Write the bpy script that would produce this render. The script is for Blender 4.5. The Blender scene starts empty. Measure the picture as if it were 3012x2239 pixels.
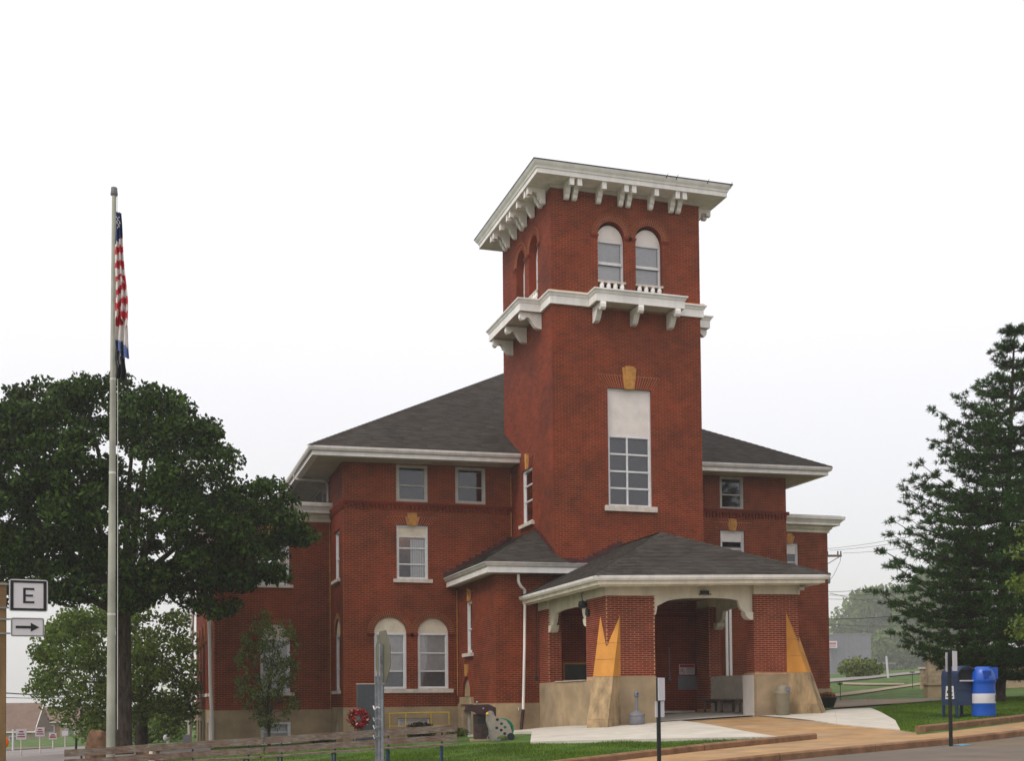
import bpy, bmesh, math, random
import numpy as np
from mathutils import Vector, Matrix
random.seed(7)
rng = np.random.default_rng(7)
C = bpy.context.scene.collection
sc = bpy.context.scene

# ------------------------------------------------------------------ camera
# World frame: X runs along the courthouse front, Y away from the street, Z up,
# the photographer's eye is the origin.  Fitted from the building's vanishing points.
YAW, PITCH, ROLL = .3055, .0307, -.0094
FPX, CX, CY = 3491., 1506., 1954.
_f = np.array([math.sin(YAW)*math.cos(PITCH), math.cos(YAW)*math.cos(PITCH), math.sin(PITCH)])
_r = np.array([math.cos(YAW), -math.sin(YAW), 0.]); _u = np.cross(_r, _f)
RX = math.cos(ROLL)*_r + math.sin(ROLL)*_u
UY = -math.sin(ROLL)*_r + math.cos(ROLL)*_u
cam = bpy.data.cameras.new('camera'); camo = bpy.data.objects.new('camera', cam); C.objects.link(camo)
camo.matrix_world = Matrix(((RX[0], UY[0], -_f[0], 0), (RX[1], UY[1], -_f[1], 0), (RX[2], UY[2], -_f[2], 0), (0, 0, 0, 1)))
cam.sensor_width = 36; cam.sensor_fit = 'HORIZONTAL'; cam.lens = FPX/3012*36
cam.shift_y = (CY-1119.5)/3012; cam.clip_start = .1; cam.clip_end = 3000
sc.camera = camo
# ------------------------------------------------------------------ world, sun, exposure
W = bpy.data.worlds.new('World'); sc.world = W; W.use_nodes = True
nt = W.node_tree; nt.nodes.clear()
SUN_EL, SUN_AZ = math.radians(50), math.radians(250)     # azimuth: compass-like, measured from +Y towards +X
out = nt.nodes.new('ShaderNodeOutputWorld'); bg = nt.nodes.new('ShaderNodeBackground')
sky = nt.nodes.new('ShaderNodeTexSky'); sky.sky_type = 'NISHITA'; sky.sun_disc = False
sky.sun_elevation = SUN_EL; sky.sun_rotation = SUN_AZ; sky.dust_density = 4
bg.inputs['Strength'].default_value = .05
nt.links.new(sky.outputs[0], bg.inputs[0])
bg2 = nt.nodes.new('ShaderNodeBackground'); add = nt.nodes.new('ShaderNodeAddShader')
tc = nt.nodes.new('ShaderNodeTexCoord'); sx = nt.nodes.new('ShaderNodeSeparateXYZ'); rp = nt.nodes.new('ShaderNodeValToRGB')
rp.color_ramp.elements[0].position = 0; rp.color_ramp.elements[0].color = (.66, .635, .63, 1)
rp.color_ramp.elements[1].position = .33; rp.color_ramp.elements[1].color = (.99, .95, .94, 1)
nt.links.new(tc.outputs['Generated'], sx.inputs[0]); nt.links.new(sx.outputs[2], rp.inputs[0]); nt.links.new(rp.outputs[0], bg2.inputs[0])
bg2.inputs['Strength'].default_value = 1.02                       # the overcast layer over that sky
nt.links.new(bg.outputs[0], add.inputs[0]); nt.links.new(bg2.outputs[0], add.inputs[1]); nt.links.new(add.outputs[0], out.inputs[0])
sun = bpy.data.lights.new('sun', 'SUN'); sun.energy = 1.5; sun.angle = math.radians(18); sun.color = (1, .95, .88)
suno = bpy.data.objects.new('sun', sun); C.objects.link(suno)
_sd = Vector((math.sin(SUN_AZ)*math.cos(SUN_EL), math.cos(SUN_AZ)*math.cos(SUN_EL), math.sin(SUN_EL)))
suno.rotation_euler = _sd.to_track_quat('Z', 'Y').to_euler(); suno.location = (0, 0, 60)
sc.view_settings.view_transform = 'Standard'; sc.view_settings.look = 'None'
sc.view_settings.exposure = 0; sc.view_settings.gamma = 1; sc.view_settings.use_curve_mapping = False
sc.render.engine = 'CYCLES'
try:
    sc.cycles.volume_bounces = 1; sc.cycles.max_bounces = 6
except Exception: pass

# ------------------------------------------------------------------ survey helpers
def ray(x, y):
    return RX*((x-CX)/FPX) - UY*((y-CY)/FPX) + _f
def at(x, y, d):
    return Vector(ray(x, y)*d)
def on_v(x, y, v):
    d = ray(x, y); return Vector(d*v/d[1])
def on_u(x, y, u):
    d = ray(x, y); return Vector(d*u/d[0])
# terrain: a tilted plane plus smooth corrections through surveyed heights
CTRL = [(0,0,-1.65),(15.1,33.4,-.757),(18.5,33.4,-.56),(13.5,40,-1.08),(12,44,-1.38),(9.6,44.75,-1.52),(3.75,47.8,-1.75),
 (22.16,28.28,-.67),(17,21.95,-1.03),(8.67,19,-1.14),(21.4,24.8,-.9),(6.67,25.2,-1.5),(7.48,23.9,-1.27),(8.97,28.7,-1.11),
 (15.9,27.5,-1.0),(13.1,21.1,-1.17),(-1.46,27.8,-1.9),(-.6,31.7,-1.75),(-.44,42.1,-1.68),(-5,64.6,-2.41),(-6.7,86,-2.88),
 (1.6,64.6,-2.4),(25.75,39.1,-.36),(31.2,44.7,-.14),(40.8,58.5,.5),(52.8,75.6,1.48),(63,90,2.19),(67,84,2.11),(29,34.9,-.1),
 (9.55,20.1,-1.13),(13.2,32.7,-.88),(20.5,32.8,-.58),(19,39.8,-.50),(26,50,-.3),(-10,30,-2.2),(0,12,-1.6),(10,8,-1.4),(22,16,-1.05),(30,28,-.3),(36,36,.1),
 (105,151,3.4),(180,258,6.1),(150,280,5.0),(215,240,7.4),(270,387,8.9),(300,430,11.),(-11.4,147.5,-5.1),(-15,165,-5.8),(5,160,-5.2),(60,0,-.2),(-40,0,-3.4)]
_cp = np.array([(a,b) for a,b,c in CTRL]); _cz = np.array([c for a,b,c in CTRL])
_pl = (-1.75, .052, 0.0)
_cr = _cz - (_pl[0]+_pl[1]*_cp[:,0]+_pl[2]*_cp[:,1])
def H(u, v):
    d2 = (_cp[:,0]-u)**2+(_cp[:,1]-v)**2
    s = 3.2 + .085*math.hypot(u-14, v-33)
    w = np.exp(-d2/(2*s*s)) + 1e-9
    return float((w*_cr).sum()/(w.sum()+.004) + _pl[0]+_pl[1]*max(-70., min(100., u))+_pl[2]*v)
def G(x, y, d0=14., d1=260.):
    a = ray(x, y); d = d0; step = .25
    while d < d1:
        p = a*d
        if p[2] < H(p[0], p[1]): break
        d += step*(1+d/60)
    lo, hi = d-step*(1+d/60), d
    for _ in range(12):
        m = (lo+hi)/2; p = a*m
        if p[2] < H(p[0], p[1]): hi = m
        else: lo = m
    return Vector(a*hi)

# ------------------------------------------------------------------ mesh helpers
class MB:
    def __init__(s): s.v = []; s.f = []; s.m = []; s.mi = 0; s.sm = []
    def face(s, pts):
        b = len(s.v); s.v.extend([tuple(p) for p in pts]); s.f.append(tuple(range(b, b+len(pts)))); s.m.append(s.mi)
    def idx(s, pts, faces):
        b = len(s.v); s.v.extend([tuple(p) for p in pts])
        for f in faces: s.f.append(tuple(b+i for i in f)); s.m.append(s.mi)
    BF = [(0,3,2,1),(4,5,6,7),(0,1,5,4),(1,2,6,5),(2,3,7,6),(3,0,4,7)]
    def box(s, x0, x1, y0, y1, z0, z1):
        s.idx([(x0,y0,z0),(x1,y0,z0),(x1,y1,z0),(x0,y1,z0),(x0,y0,z1),(x1,y0,z1),(x1,y1,z1),(x0,y1,z1)], s.BF)
    def boxm(s, M, a0, a1, n0, n1, z0, z1):
        s.idx([M(a0,n0,z0),M(a1,n0,z0),M(a1,n1,z0),M(a0,n1,z0),M(a0,n0,z1),M(a1,n0,z1),M(a1,n1,z1),M(a0,n1,z1)], s.BF)
    def prism(s, top, bot):
        n = len(top); s.idx(list(top)+list(bot), [tuple(range(n)), tuple(range(2*n-1, n-1, -1))]+[(i, i+n, (i+1)%n+n, (i+1)%n) for i in range(n)])
    def profm(s, M, prof, a0, a1):            # prof [(n, z)] extruded along a
        s.prism([M(a0, n, z) for n, z in prof], [M(a1, n, z) for n, z in prof])
    def tube(s, pts, r, n=8, r1=None, cap=True):
        pts = [Vector(p) for p in pts]; rings = []
        for i, p in enumerate(pts):
            d = (pts[min(i+1, len(pts)-1)]-pts[max(i-1, 0)]).normalized()
            a = d.orthogonal().normalized() if i == 0 else (pa - d*pa.dot(d)).normalized()
            pa = a; b = d.cross(a)
            t = i/max(1, len(pts)-1); rr = r[i] if isinstance(r, (list, tuple)) else (r if r1 is None else r+(r1-r)*t)
            rings.append([p+(a*math.cos(k*2*math.pi/n)+b*math.sin(k*2*math.pi/n))*rr for k in range(n)])
        fs = []
        for i in range(len(pts)-1):
            for k in range(n): fs.append((i*n+k, i*n+(k+1)%n, (i+1)*n+(k+1)%n, (i+1)*n+k))
        if cap: fs += [tuple(range(n))[::-1], tuple(range((len(pts)-1)*n, len(pts)*n))]
        s.idx([q for r_ in rings for q in r_], fs)
    def lathe(s, c, prof, n=20, sx=1, sy=1):      # prof [(r, z)]
        V = []; fs = []
        for r, z in prof:
            for k in range(n): V.append((c[0]+sx*r*math.cos(2*math.pi*k/n), c[1]+sy*r*math.sin(2*math.pi*k/n), c[2]+z))
        for i in range(len(prof)-1):
            for k in range(n): fs.append((i*n+k, i*n+(k+1)%n, (i+1)*n+(k+1)%n, (i+1)*n+k))
        fs += [tuple(range(n))[::-1], tuple(range((len(prof)-1)*n, len(prof)*n))]
        s.idx(V, fs)
    def sphere(s, c, r, n=10, m=7, sc=(1,1,1)):
        s.lathe((0,0,0), [(0.001,-r)]+[(r*math.sin(math.pi*i/m), -r*math.cos(math.pi*i/m)) for i in range(1, m)]+[(0.001, r)], n)
        k = n*(m+1)
        for i in range(len(s.v)-k, len(s.v)): v = s.v[i]; s.v[i] = (c[0]+v[0]*sc[0], c[1]+v[1]*sc[1], c[2]+v[2]*sc[2])
    def sweep(s, path, prof, closed=False, cap=True):   # outward is on the right of the path
        P = [Vector((p[0], p[1])) for p in path]; dz = [p[2] if len(p) > 2 else 0 for p in path]; n = len(P); rows = []
        for i in range(n):
            segs = []
            if i > 0 or closed: segs.append((P[i]-P[i-1]).normalized())
            if i < n-1 or closed: segs.append((P[(i+1) % n]-P[i]).normalized())
            ns = [Vector((d.y, -d.x)) for d in segs]
            m = ns[0] if len(ns) == 1 else (ns[0]+ns[1])/(1+ns[0].dot(ns[1]))
            rows.append([(P[i].x+m.x*o, P[i].y+m.y*o, z+dz[i]) for o, z in prof])
        k = len(prof); fs = []
        for i in range(n-1+(1 if closed else 0)):
            j = (i+1) % n
            for q in range(k): fs.append((i*k+q, j*k+q, j*k+(q+1)%k, i*k+(q+1)%k))
        if cap and not closed: fs += [tuple(range(k)), tuple(range((n-1)*k, n*k))[::-1]]
        s.idx([q for r in rows for q in r], fs)
    def build(s, name, mats, parent=None, label=None, cat=None, group=None, kind=None, smooth=False, loc=None):
        if not isinstance(mats, (list, tuple)): mats = [mats]
        me = bpy.data.meshes.new(name); o = bpy.data.objects.new(name, me); C.objects.link(o)
        org = Vector((0,0,0))
        if loc is not None: org = Vector(loc)
        p = parent; off = Vector((0,0,0))
        while p is not None: off += p.location; p = p.parent
        sh = org+off if loc is None or parent is None else org
        V = np.array(s.v, dtype=np.float64).reshape(-1, 3) - np.array(sh if parent is None else (off+(org if loc is not None else Vector((0,0,0)))))
        me.from_pydata(V.tolist(), [], s.f)
        if len(mats) > 1: me.polygons.foreach_set('material_index', s.m)
        for m in mats: me.materials.append(m)
        if smooth:
            me.polygons.foreach_set('use_smooth', [True]*len(me.polygons))
            try: me.set_sharp_from_angle(angle=math.radians(40))
            except Exception: pass
        me.update()
        if parent is not None: o.parent = parent
        if loc is not None: o.location = org
        tag(o, label, cat, group, kind)
        return o
def tag(o, label=None, cat=None, group=None, kind=None):
    if label: o['label'] = label
    if cat: o['category'] = cat
    if group: o['group'] = group
    if kind: o['kind'] = kind
    return o
def empty(name, loc, label, cat, group=None, rz=0):
    o = bpy.data.objects.new(name, None); C.objects.link(o); o.location = loc; o.rotation_euler = (0, 0, rz); o.empty_display_size = .2
    return tag(o, label, cat, group)
def copy_tree(o, parent=None):
    c = o.copy(); C.objects.link(c)
    if parent is not None: c.parent = parent
    for ch in [x for x in bpy.data.objects if x.parent == o]: copy_tree(ch, c)
    return c
def recalc(o):
    bm = bmesh.new(); bm.from_mesh(o.data); bmesh.ops.recalc_face_normals(bm, faces=bm.faces); bm.to_mesh(o.data); bm.free(); return o

# ------------------------------------------------------------------ materials
def mat(name, col, rough=.7, var=.12, scale=3., bump=0., bscale=60., metal=0., island=0., hue=None, spec=.3, streak=0., coat=0.):
    m = bpy.data.materials.new(name); m.use_nodes = True; t = m.node_tree; N = t.nodes; L = t.links
    b = N['Principled BSDF']; b.inputs['Roughness'].default_value = rough; b.inputs['Metallic'].default_value = metal
    b.inputs['Specular IOR Level'].default_value = spec
    if coat: b.inputs['Coat Weight'].default_value = coat
    geo = N.new('ShaderNodeNewGeometry'); cur = None
    no = N.new('ShaderNodeTexNoise'); no.inputs['Scale'].default_value = scale; no.inputs['Detail'].default_value = 5; no.inputs['Roughness'].default_value = .65
    if streak:
        mp = N.new('ShaderNodeMapping'); mp.inputs['Scale'].default_value = (1, 1, streak); L.new(geo.outputs['Position'], mp.inputs[0]); L.new(mp.outputs[0], no.inputs['Vector'])
    else: L.new(geo.outputs['Position'], no.inputs['Vector'])
    mr = N.new('ShaderNodeMapRange'); mr.inputs[1].default_value = .3; mr.inputs[2].default_value = .7
    mr.inputs[3].default_value = 1-var*1.6; mr.inputs[4].default_value = 1+var; L.new(no.outputs[0], mr.inputs[0]); fac = mr.outputs[0]
    if island:
        oi = N.new('ShaderNodeObjectInfo'); ad = N.new('ShaderNodeMath'); ad.operation = 'ADD'; L.new(geo.outputs['Random Per Island'], ad.inputs[0]); L.new(oi.outputs['Random'], ad.inputs[1])
        fr = N.new('ShaderNodeMath'); fr.operation = 'FRACT'; L.new(ad.outputs[0], fr.inputs[0])
        m2 = N.new('ShaderNodeMapRange'); m2.inputs[3].default_value = 1-island; m2.inputs[4].default_value = 1+island; L.new(fr.outputs[0], m2.inputs[0])
        mu = N.new('ShaderNodeMath'); mu.operation = 'MULTIPLY'; L.new(fac, mu.inputs[0]); L.new(m2.outputs[0], mu.inputs[1]); fac = mu.outputs[0]
    base = N.new('ShaderNodeRGB'); base.outputs[0].default_value = (*col, 1); src = base.outputs[0]
    if hue:
        mx = N.new('ShaderNodeMixRGB'); mx.inputs[2].default_value = (*hue, 1); L.new(src, mx.inputs[1])
        if island: L.new(fr.outputs[0], mx.inputs[0])
        else:
            n2 = N.new('ShaderNodeTexNoise'); n2.inputs['Scale'].default_value = scale*.6; n2.inputs['Detail'].default_value = 3; L.new(geo.outputs['Position'], n2.inputs['Vector'])
            r2 = N.new('ShaderNodeMapRange'); r2.inputs[1].default_value = .38; r2.inputs[2].default_value = .62; L.new(n2.outputs[0], r2.inputs[0]); L.new(r2.outputs[0], mx.inputs[0])
        src = mx.outputs[0]
    vm = N.new('ShaderNodeVectorMath'); vm.operation = 'SCALE'; L.new(src, vm.inputs[0]); L.new(fac, vm.inputs[3]); L.new(vm.outputs[0], b.inputs['Base Color'])
    if bump:
        nb = N.new('ShaderNodeTexNoise'); nb.inputs['Scale'].default_value = bscale; nb.inputs['Detail'].default_value = 4; L.new(geo.outputs['Position'], nb.inputs['Vector'])
        bp = N.new('ShaderNodeBump'); bp.inputs['Strength'].default_value = bump; bp.inputs['Distance'].default_value = .02; L.new(nb.outputs[0], bp.inputs['Height']); L.new(bp.outputs[0], b.inputs['Normal'])
    return m
def leafmat(name, col, hue, isl=.45, trans=.35):
    m = mat(name, col, .6, .25, .6, island=isl, hue=hue, spec=.15)
    t = m.node_tree; N = t.nodes; L = t.links; b = N['Principled BSDF']; o = N['Material Output']
    tr = N.new('ShaderNodeBsdfTranslucent'); mx = N.new('ShaderNodeMixShader'); mx.inputs[0].default_value = trans
    L.new(b.inputs['Base Color'].links[0].from_socket, tr.inputs[0]); L.new(b.outputs[0], mx.inputs[1]); L.new(tr.outputs[0], mx.inputs[2]); L.new(mx.outputs[0], o.inputs[0])
    return m
M_brick = mat('brick_red', (.245,.037,.0095), .85, .28, .5, island=.45, hue=(.150,.020,.007), bump=.3, bscale=90)
M_brick2 = mat('brick_red_porch', (.235,.024,.007), .85, .2, 1., island=.38, hue=(.155,.015,.006), bump=.3, bscale=90)
M_mortar = mat('mortar', (.36,.165,.075), .95, .25, 2.)
M_mortar2 = mat('mortar_porch', (.55,.33,.20), .95, .2, 2.)
M_white = mat('white_paint', (.80,.77,.74), .55, .10, 2.5, bump=.05, bscale=30, streak=.25)
M_cream = mat('cream_paint', (.68,.63,.52), .6, .14, 2., bump=.05, bscale=20, streak=.3)
M_gutter = mat('gutter_grey_white', (.62,.58,.55), .5, .12, 2.5, streak=.3)
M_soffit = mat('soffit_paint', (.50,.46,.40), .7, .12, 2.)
M_found = mat('tan_stucco', (.37,.275,.165), .9, .18, 1.3, bump=.35, bscale=55, hue=(.31,.235,.15))
M_gold = mat('ochre_paint', (.56,.25,.048), .8, .12, 2.2, bump=.2, bscale=50, streak=.5)
M_butt = mat('weathered_tan_stucco', (.36,.255,.14), .9, .36, 3.2, bump=.4, bscale=40, streak=.35)
M_key = mat('ochre_stone', (.50,.24,.06), .85, .22, 6., bump=.3)
M_sill = mat('limestone_sill', (.62,.55,.48), .8, .15, 4., bump=.2)
M_roof = mat('roof_shingle', (.056,.042,.033), .95, .18, 1.2, island=.42, hue=(.036,.034,.029))
M_roofb = mat('roof_underlay', (.04,.035,.03), .95, .1)
M_flash = mat('dark_flashing', (.07,.022,.022), .6, .3, 5.)
M_frame = mat('window_frame_white', (.66,.66,.67), .45, .08, 4.)
M_frameg = mat('window_frame_weathered', (.42,.40,.36), .5, .12, 4.)
M_blind = mat('blinds', (.50,.47,.48), .8, .08, 6.)
M_blindw = mat('blinds_white', (.78,.74,.72), .8, .06, 6.)
M_panel = mat('panel_white', (.72,.66,.62), .7, .07, 2.5)
M_panelc = mat('panel_cream', (.66,.58,.46), .7, .12, 2.5)
M_dark = mat('dark_void', (.012,.012,.015), .9, 0)
M_black = mat('black_metal', (.012,.018,.017), .4, .1, 5.)
def glass(name, tint, a, rough=.04):
    m = bpy.data.materials.new(name); m.use_nodes = True; t = m.node_tree; N = t.nodes; L = t.links; N.clear()
    o = N.new('ShaderNodeOutputMaterial'); g = N.new('ShaderNodeBsdfGlossy'); g.inputs['Roughness'].default_value = rough; g.inputs[0].default_value = (.8,.8,.82,1)
    tr = N.new('ShaderNodeBsdfTransparent'); tr.inputs[0].default_value = (*tint, 1); fr = N.new('ShaderNodeFresnel'); fr.inputs[0].default_value = 1.5
    ad = N.new('ShaderNodeMath'); ad.operation = 'ADD'; ad.inputs[1].default_value = a; L.new(fr.outputs[0], ad.inputs[0])
    mx = N.new('ShaderNodeMixShader'); L.new(ad.outputs[0], mx.inputs[0]); L.new(tr.outputs[0], mx.inputs[1]); L.new(g.outputs[0], mx.inputs[2]); L.new(mx.outputs[0], o.inputs[0])
    return m
M_glass = glass('window_glass', (.93,.94,.95), .01)
M_grass = mat('grass_ground', (.05,.11,.014), .95, .35, 1.2, bump=.8, bscale=25, hue=(.075,.12,.022))
M_blade = leafmat('grass_blade', (.07,.165,.010), (.13,.19,.022), .4, .3)
M_conc = mat('pale_concrete', (.50,.465,.40), .9, .10, 1.5, bump=.15, bscale=40)
M_walk = mat('tan_concrete', (.38,.225,.098), .9, .2, 1.1, bump=.25, bscale=40, hue=(.32,.215,.12))
M_kerb = mat('kerb_concrete', (.22,.12,.065), .95, .25, 3., bump=.4, bscale=30)
M_road = mat('asphalt', (.17,.13,.088), .95, .14, .8, bump=.3, bscale=60, hue=(.135,.115,.095))
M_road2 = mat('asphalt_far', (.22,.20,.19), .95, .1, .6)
M_wood = mat('weathered_wood', (.19,.155,.125), .9, .35, 7., bump=.6, bscale=30, hue=(.15,.10,.075), streak=6)
M_bark = mat('bark', (.060,.044,.033), .95, .55, 9., bump=1., bscale=14, streak=.3)
M_pole = mat('aluminium_pole', (.36,.36,.30), .45, .2, 1.1, metal=.2, streak=.8)
M_galv = mat('galvanised_steel', (.25,.27,.285), .5, .25, 8., metal=.5)
M_alu = mat('sign_back_aluminium', (.125,.12,.08), .5, .12, 4., metal=.2)
M_blue = mat('blue_enamel', (.012,.045,.11), .4, .15, 5., spec=.5)
M_ublue = mat('bright_blue_plastic', (.008,.085,.46), .35, .06, 4., spec=.5)
M_postblue = mat('mailbox_blue', (.012,.032,.085), .4, .15, 4., spec=.5)
M_signw = mat('sign_white', (.60,.58,.61), .5, .04, 4.)
M_signb = mat('sign_black', (.012,.012,.014), .5, .1, 4.)
M_red = mat('sign_red', (.42,.02,.03), .5, .08, 4.)
M_grey = mat('grey_plastic', (.17,.17,.19), .5, .1, 5.)
M_taupe = mat('taupe_plastic', (.22,.19,.13), .5, .1, 5.)
M_gran = mat('grey_granite', (.055,.06,.068), .55, .18, 30., bump=.1)
M_yellow = mat('yellow_paint', (.62,.40,.035), .5, .15, 5.)
M_brown = mat('brown_litter_bin', (.07,.045,.04), .7, .3, 6., bump=.3)
M_maroon = mat('maroon_plastic', (.045,.018,.02), .5, .2, 5.)

# ------------------------------------------------------------------ ground
def grid_poly(name, pts, matl, dz, kind='structure', step=1., thick=0., skirt=0.):
    bm = bmesh.new(); f = bm.faces.new([bm.verts.new((p[0], p[1], 0)) for p in pts]); bmesh.ops.triangulate(bm, faces=[f])
    xs = [p[0] for p in pts]; ys = [p[1] for p in pts]
    for ax, lo, hi in ((0, min(xs), max(xs)), (1, min(ys), max(ys))):
        k = math.ceil(lo/step)*step
        while k < hi:
            co = (k,0,0) if ax == 0 else (0,k,0); no = (1,0,0) if ax == 0 else (0,1,0)
            bmesh.ops.bisect_plane(bm, geom=bm.verts[:]+bm.edges[:]+bm.faces[:], plane_co=co, plane_no=no); k += step
    for v in bm.verts: v.co.z = H(v.co.x, v.co.y)+dz
    if skirt:
        be = [e for e in bm.edges if len(e.link_faces) == 1]
        r = bmesh.ops.extrude_edge_only(bm, edges=be)
        for v in [g for g in r['geom'] if isinstance(g, bmesh.types.BMVert)]: v.co.z -= skirt
    bmesh.ops.recalc_face_normals(bm, faces=bm.faces)
    me = bpy.data.meshes.new(name); bm.to_mesh(me); bm.free(); me.materials.append(matl)
    o = bpy.data.objects.new(name, me); C.objects.link(o); o['kind'] = kind; return o
def axis(lo, a, b, hi):
    L = [lo]; x = lo
    big = 14.
    while x+big < a: x += big; L.append(x)
    x = a
    while x <= b: L.append(x); x += 1.
    x = b+big
    while x < hi: L.append(x); x += big
    L.append(hi); return sorted(set(L))
gx = axis(-330, -22, 70, 500); gy = axis(-60, 6, 110, 700)
g = MB(); nx, ny = len(gx), len(gy)
ka, kb = G(2202, 2239), G(3012, 2158)
kd = (kb-ka); kd.z = 0; kd.normalize(); kn = Vector((kd.y, -kd.x, 0))
def HT(x, y):                                               # the bed of the street lies lower than the lawns
    s = (x-ka.x)*kn.x+(y-ka.y)*kn.y; return H(x, y)-(.22 if s > -1.15 else 0)
g.idx([(x, y, HT(x, y)) for y in gy for x in gx], [(j*nx+i, j*nx+i+1, (j+1)*nx+i+1, (j+1)*nx+i) for j in range(ny-1) for i in range(nx-1)])
g.build('grass_terrain', M_grass, kind='structure', smooth=True)
P = lambda *q: [tuple(G(x, y)[:2]) for x, y in q]
# street: south of the kerb line, reaching under the camera
ka, kb = G(2202, 2239), G(3012, 2158)
kd = (kb-ka); kd.z = 0; kd.normalize(); kn = Vector((kd.y, -kd.x, 0))
K0 = ka-kd*26; K1 = kb+kd*60
grid_poly('street', [K0.xy, K1.xy, (K1+kn*30).xy, (K0+kn*30).xy], M_road, -.07, step=1.)
# street kerb
def kerb(name, pts, w, h, matl, dz0=0., seg=3.0, gap=.012, label=None):
    """stones laid end to end along a line of ground points"""
    root = empty(name, (pts[0][0], pts[0][1], H(pts[0][0], pts[0][1])), label, 'kerb')
    del root['category']; root['kind'] = 'structure'
    pts = [Vector((p[0], p[1])) for p in pts]; run = []
    for a, b in zip(pts[:-1], pts[1:]):
        L = (b-a).length; n = max(1, int(round(L/seg)))
        for i in range(n): run.append((a.lerp(b, i/n), a.lerp(b, (i+1)/n)))
    for a, b in run:
        d = (b-a).normalized(); nrm = Vector((d.y, -d.x)); m = MB(); a2 = a+d*gap; b2 = b-d*gap
        q = [a2, b2, b2-nrm*w, a2-nrm*w]; k = .03
        top = [(p.x, p.y, H(p.x, p.y)+dz0+h) for p in (a2-nrm*k, b2-nrm*k, b2-nrm*(w), a2-nrm*(w))]
        midp = [(p.x, p.y, H(p.x, p.y)+dz0+h-k) for p in q]; bot = [(p.x, p.y, H(p.x, p.y)-.3) for p in q]
        m.idx(top+midp+bot, [(0,1,2,3),(4,5,1,0),(5,6,2,1),(6,7,3,2),(7,4,0,3),(8,9,5,4),(9,10,6,5),(10,11,7,6),(11,8,4,7)])
        m.build('kerb_stone', matl, root)
    return root
kerb('street_kerb', [K0, K1], .16, .075, M_kerb, 0)
# sidewalk between the street kerb and the planted kerbs
sw0 = K0-kn*.17; sw1 = K1-kn*.17
# retaining kerb of the left lawn and of the right lawn
rk = [G(1700, 2262), G(2404, 2182)]
rk[0] = rk[1]+(rk[0]-rk[1])
e = (rk[1]-rk[0]).normalized()
kerb('lawn_kerb', [rk[1]-e*17, rk[1]], .15, .19, M_kerb, 0, seg=4.)
_t = (rk[1]-sw0).dot(kd); wl = [(sw0-kn*1.30).xy, (rk[1]-e*17).xy, rk[1].xy, (rk[1]+e*.3).xy, (sw0-kn*1.30+kd*(_t+.3)).xy]
grid_poly('walk_by_lawn', wl, M_walk, .053, step=1., skirt=.3)
r2 = [G(2690, 2158), G(3012, 2122)]; e2 = (r2[1]-r2[0]).normalized()
kerb('lawn_kerb', [r2[0]-Vector((-.25,-.25,0)), r2[0]+e2*.2, r2[1]+e2*22], .15, .16, M_kerb, 0, seg=4.)
# tan forecourt and pale slabs
fc = P((2290,2177),(2003,2128),(2100,2110),(2218,2110),(2400,2129),(2648,2156),(2690,2163))
fore = [tuple((rk[1]+e*.02).xy)] + fc + [tuple((r2[0]).xy)] + [tuple((G(2700,2172)).xy), tuple(G(2500,2188).xy), tuple(G(2404,2200).xy)]
grid_poly('forecourt', fore, M_walk, .05, step=1.)
def slabs(name, pts, matl, dz, cells, kind='structure'):
    """a paved area cut into separate slabs with open joints; cells = list of polygons"""
    root = empty(name, (pts[0], pts[1], H(*pts)), 'x', 'x'); del root['label']; del root['category']; root['kind'] = kind
    for poly in cells:
        o = grid_poly('slab', poly, matl, dz, kind='x', step=1., skirt=.1); del o['kind']; o.parent = root; o.matrix_parent_inverse = Matrix.Translation(-root.location)
def shrink(poly, g=.008):
    c = sum((Vector(p) for p in poly), Vector((0,0)))/len(poly); return [tuple(Vector(p)+(c-Vector(p)).normalized()*g) for p in poly]
UT, VT, VM, UL, UR, UP, VP, VB, UB, VW = 14.17, 39.78, 44.75, 7.43, 26.49, 13.54, 33.4, 39.7, 11.92, 47.77
UT2, VT2, UPR = 20.05, 45.67, 20.16
a = G(1455,2176); b = G(1560,2192); c_ = G(1900,2184); d_ = G(2290,2177); f_ = G(2003,2128)
cells = []
left = [(12.3, 38.9), (a.x, a.y), (b.x, b.y)]; lp = [(12.0, 39.75), (a.x-.3, a.y+.4), (b.x, b.y)]
cells.append(shrink([(b.x,b.y), (11.2, 33.6), (10.4, 36.6), (10.9, 39.75), (13.6, 39.75), (13.6, 33.5)]))
cells.append(shrink([(b.x,b.y), (13.6,33.5), (15.3,33.5), (c_.x, c_.y)]))
cells.append(shrink([(c_.x,c_.y), (15.3,33.5), (15.9,33.5), (f_.x, f_.y), (d_.x, d_.y)]))
walk = []
Lw = (sw1-sw0).length; kk = 0.
while kk < Lw-1:
    w0, w1 = sw0+kd*(kk+.006), sw0+kd*(min(kk+1.8, Lw)-.006); walk.append([w0.xy[:], w1.xy[:], (w1-kn*1.35).xy[:], (w0-kn*1.35).xy[:]]); kk += 1.8
slabs('sidewalk', (sw0.x, sw0.y), M_walk, .06, walk)
slabs('pale_forecourt', (13, 34), M_conc, .075, cells)
p1, p2, p3, p4, p5, p6 = G(2218,2110), G(2400,2129), G(2462,2139), G(2455,2094), G(2400,2100), G(2218,2096)
q1, q2, q3, q4 = G(2648,2156), G(2634,2128), G(2593,2104), G(2560,2090)
slabs('side_path', (p2.x, p2.y), M_conc, .075, [shrink([p1.xy[:], p2.xy[:], p3.xy[:], p4.xy[:], (20.9,33.6), (18.7,33.5)]), shrink([p3.xy[:], q1.xy[:], q2.xy[:], q3.xy[:], q4.xy[:], p4.xy[:]])])
pf = [(13.7,33.5),(20.1,33.5),(20.1,39.7),(13.7,39.7)]
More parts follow.
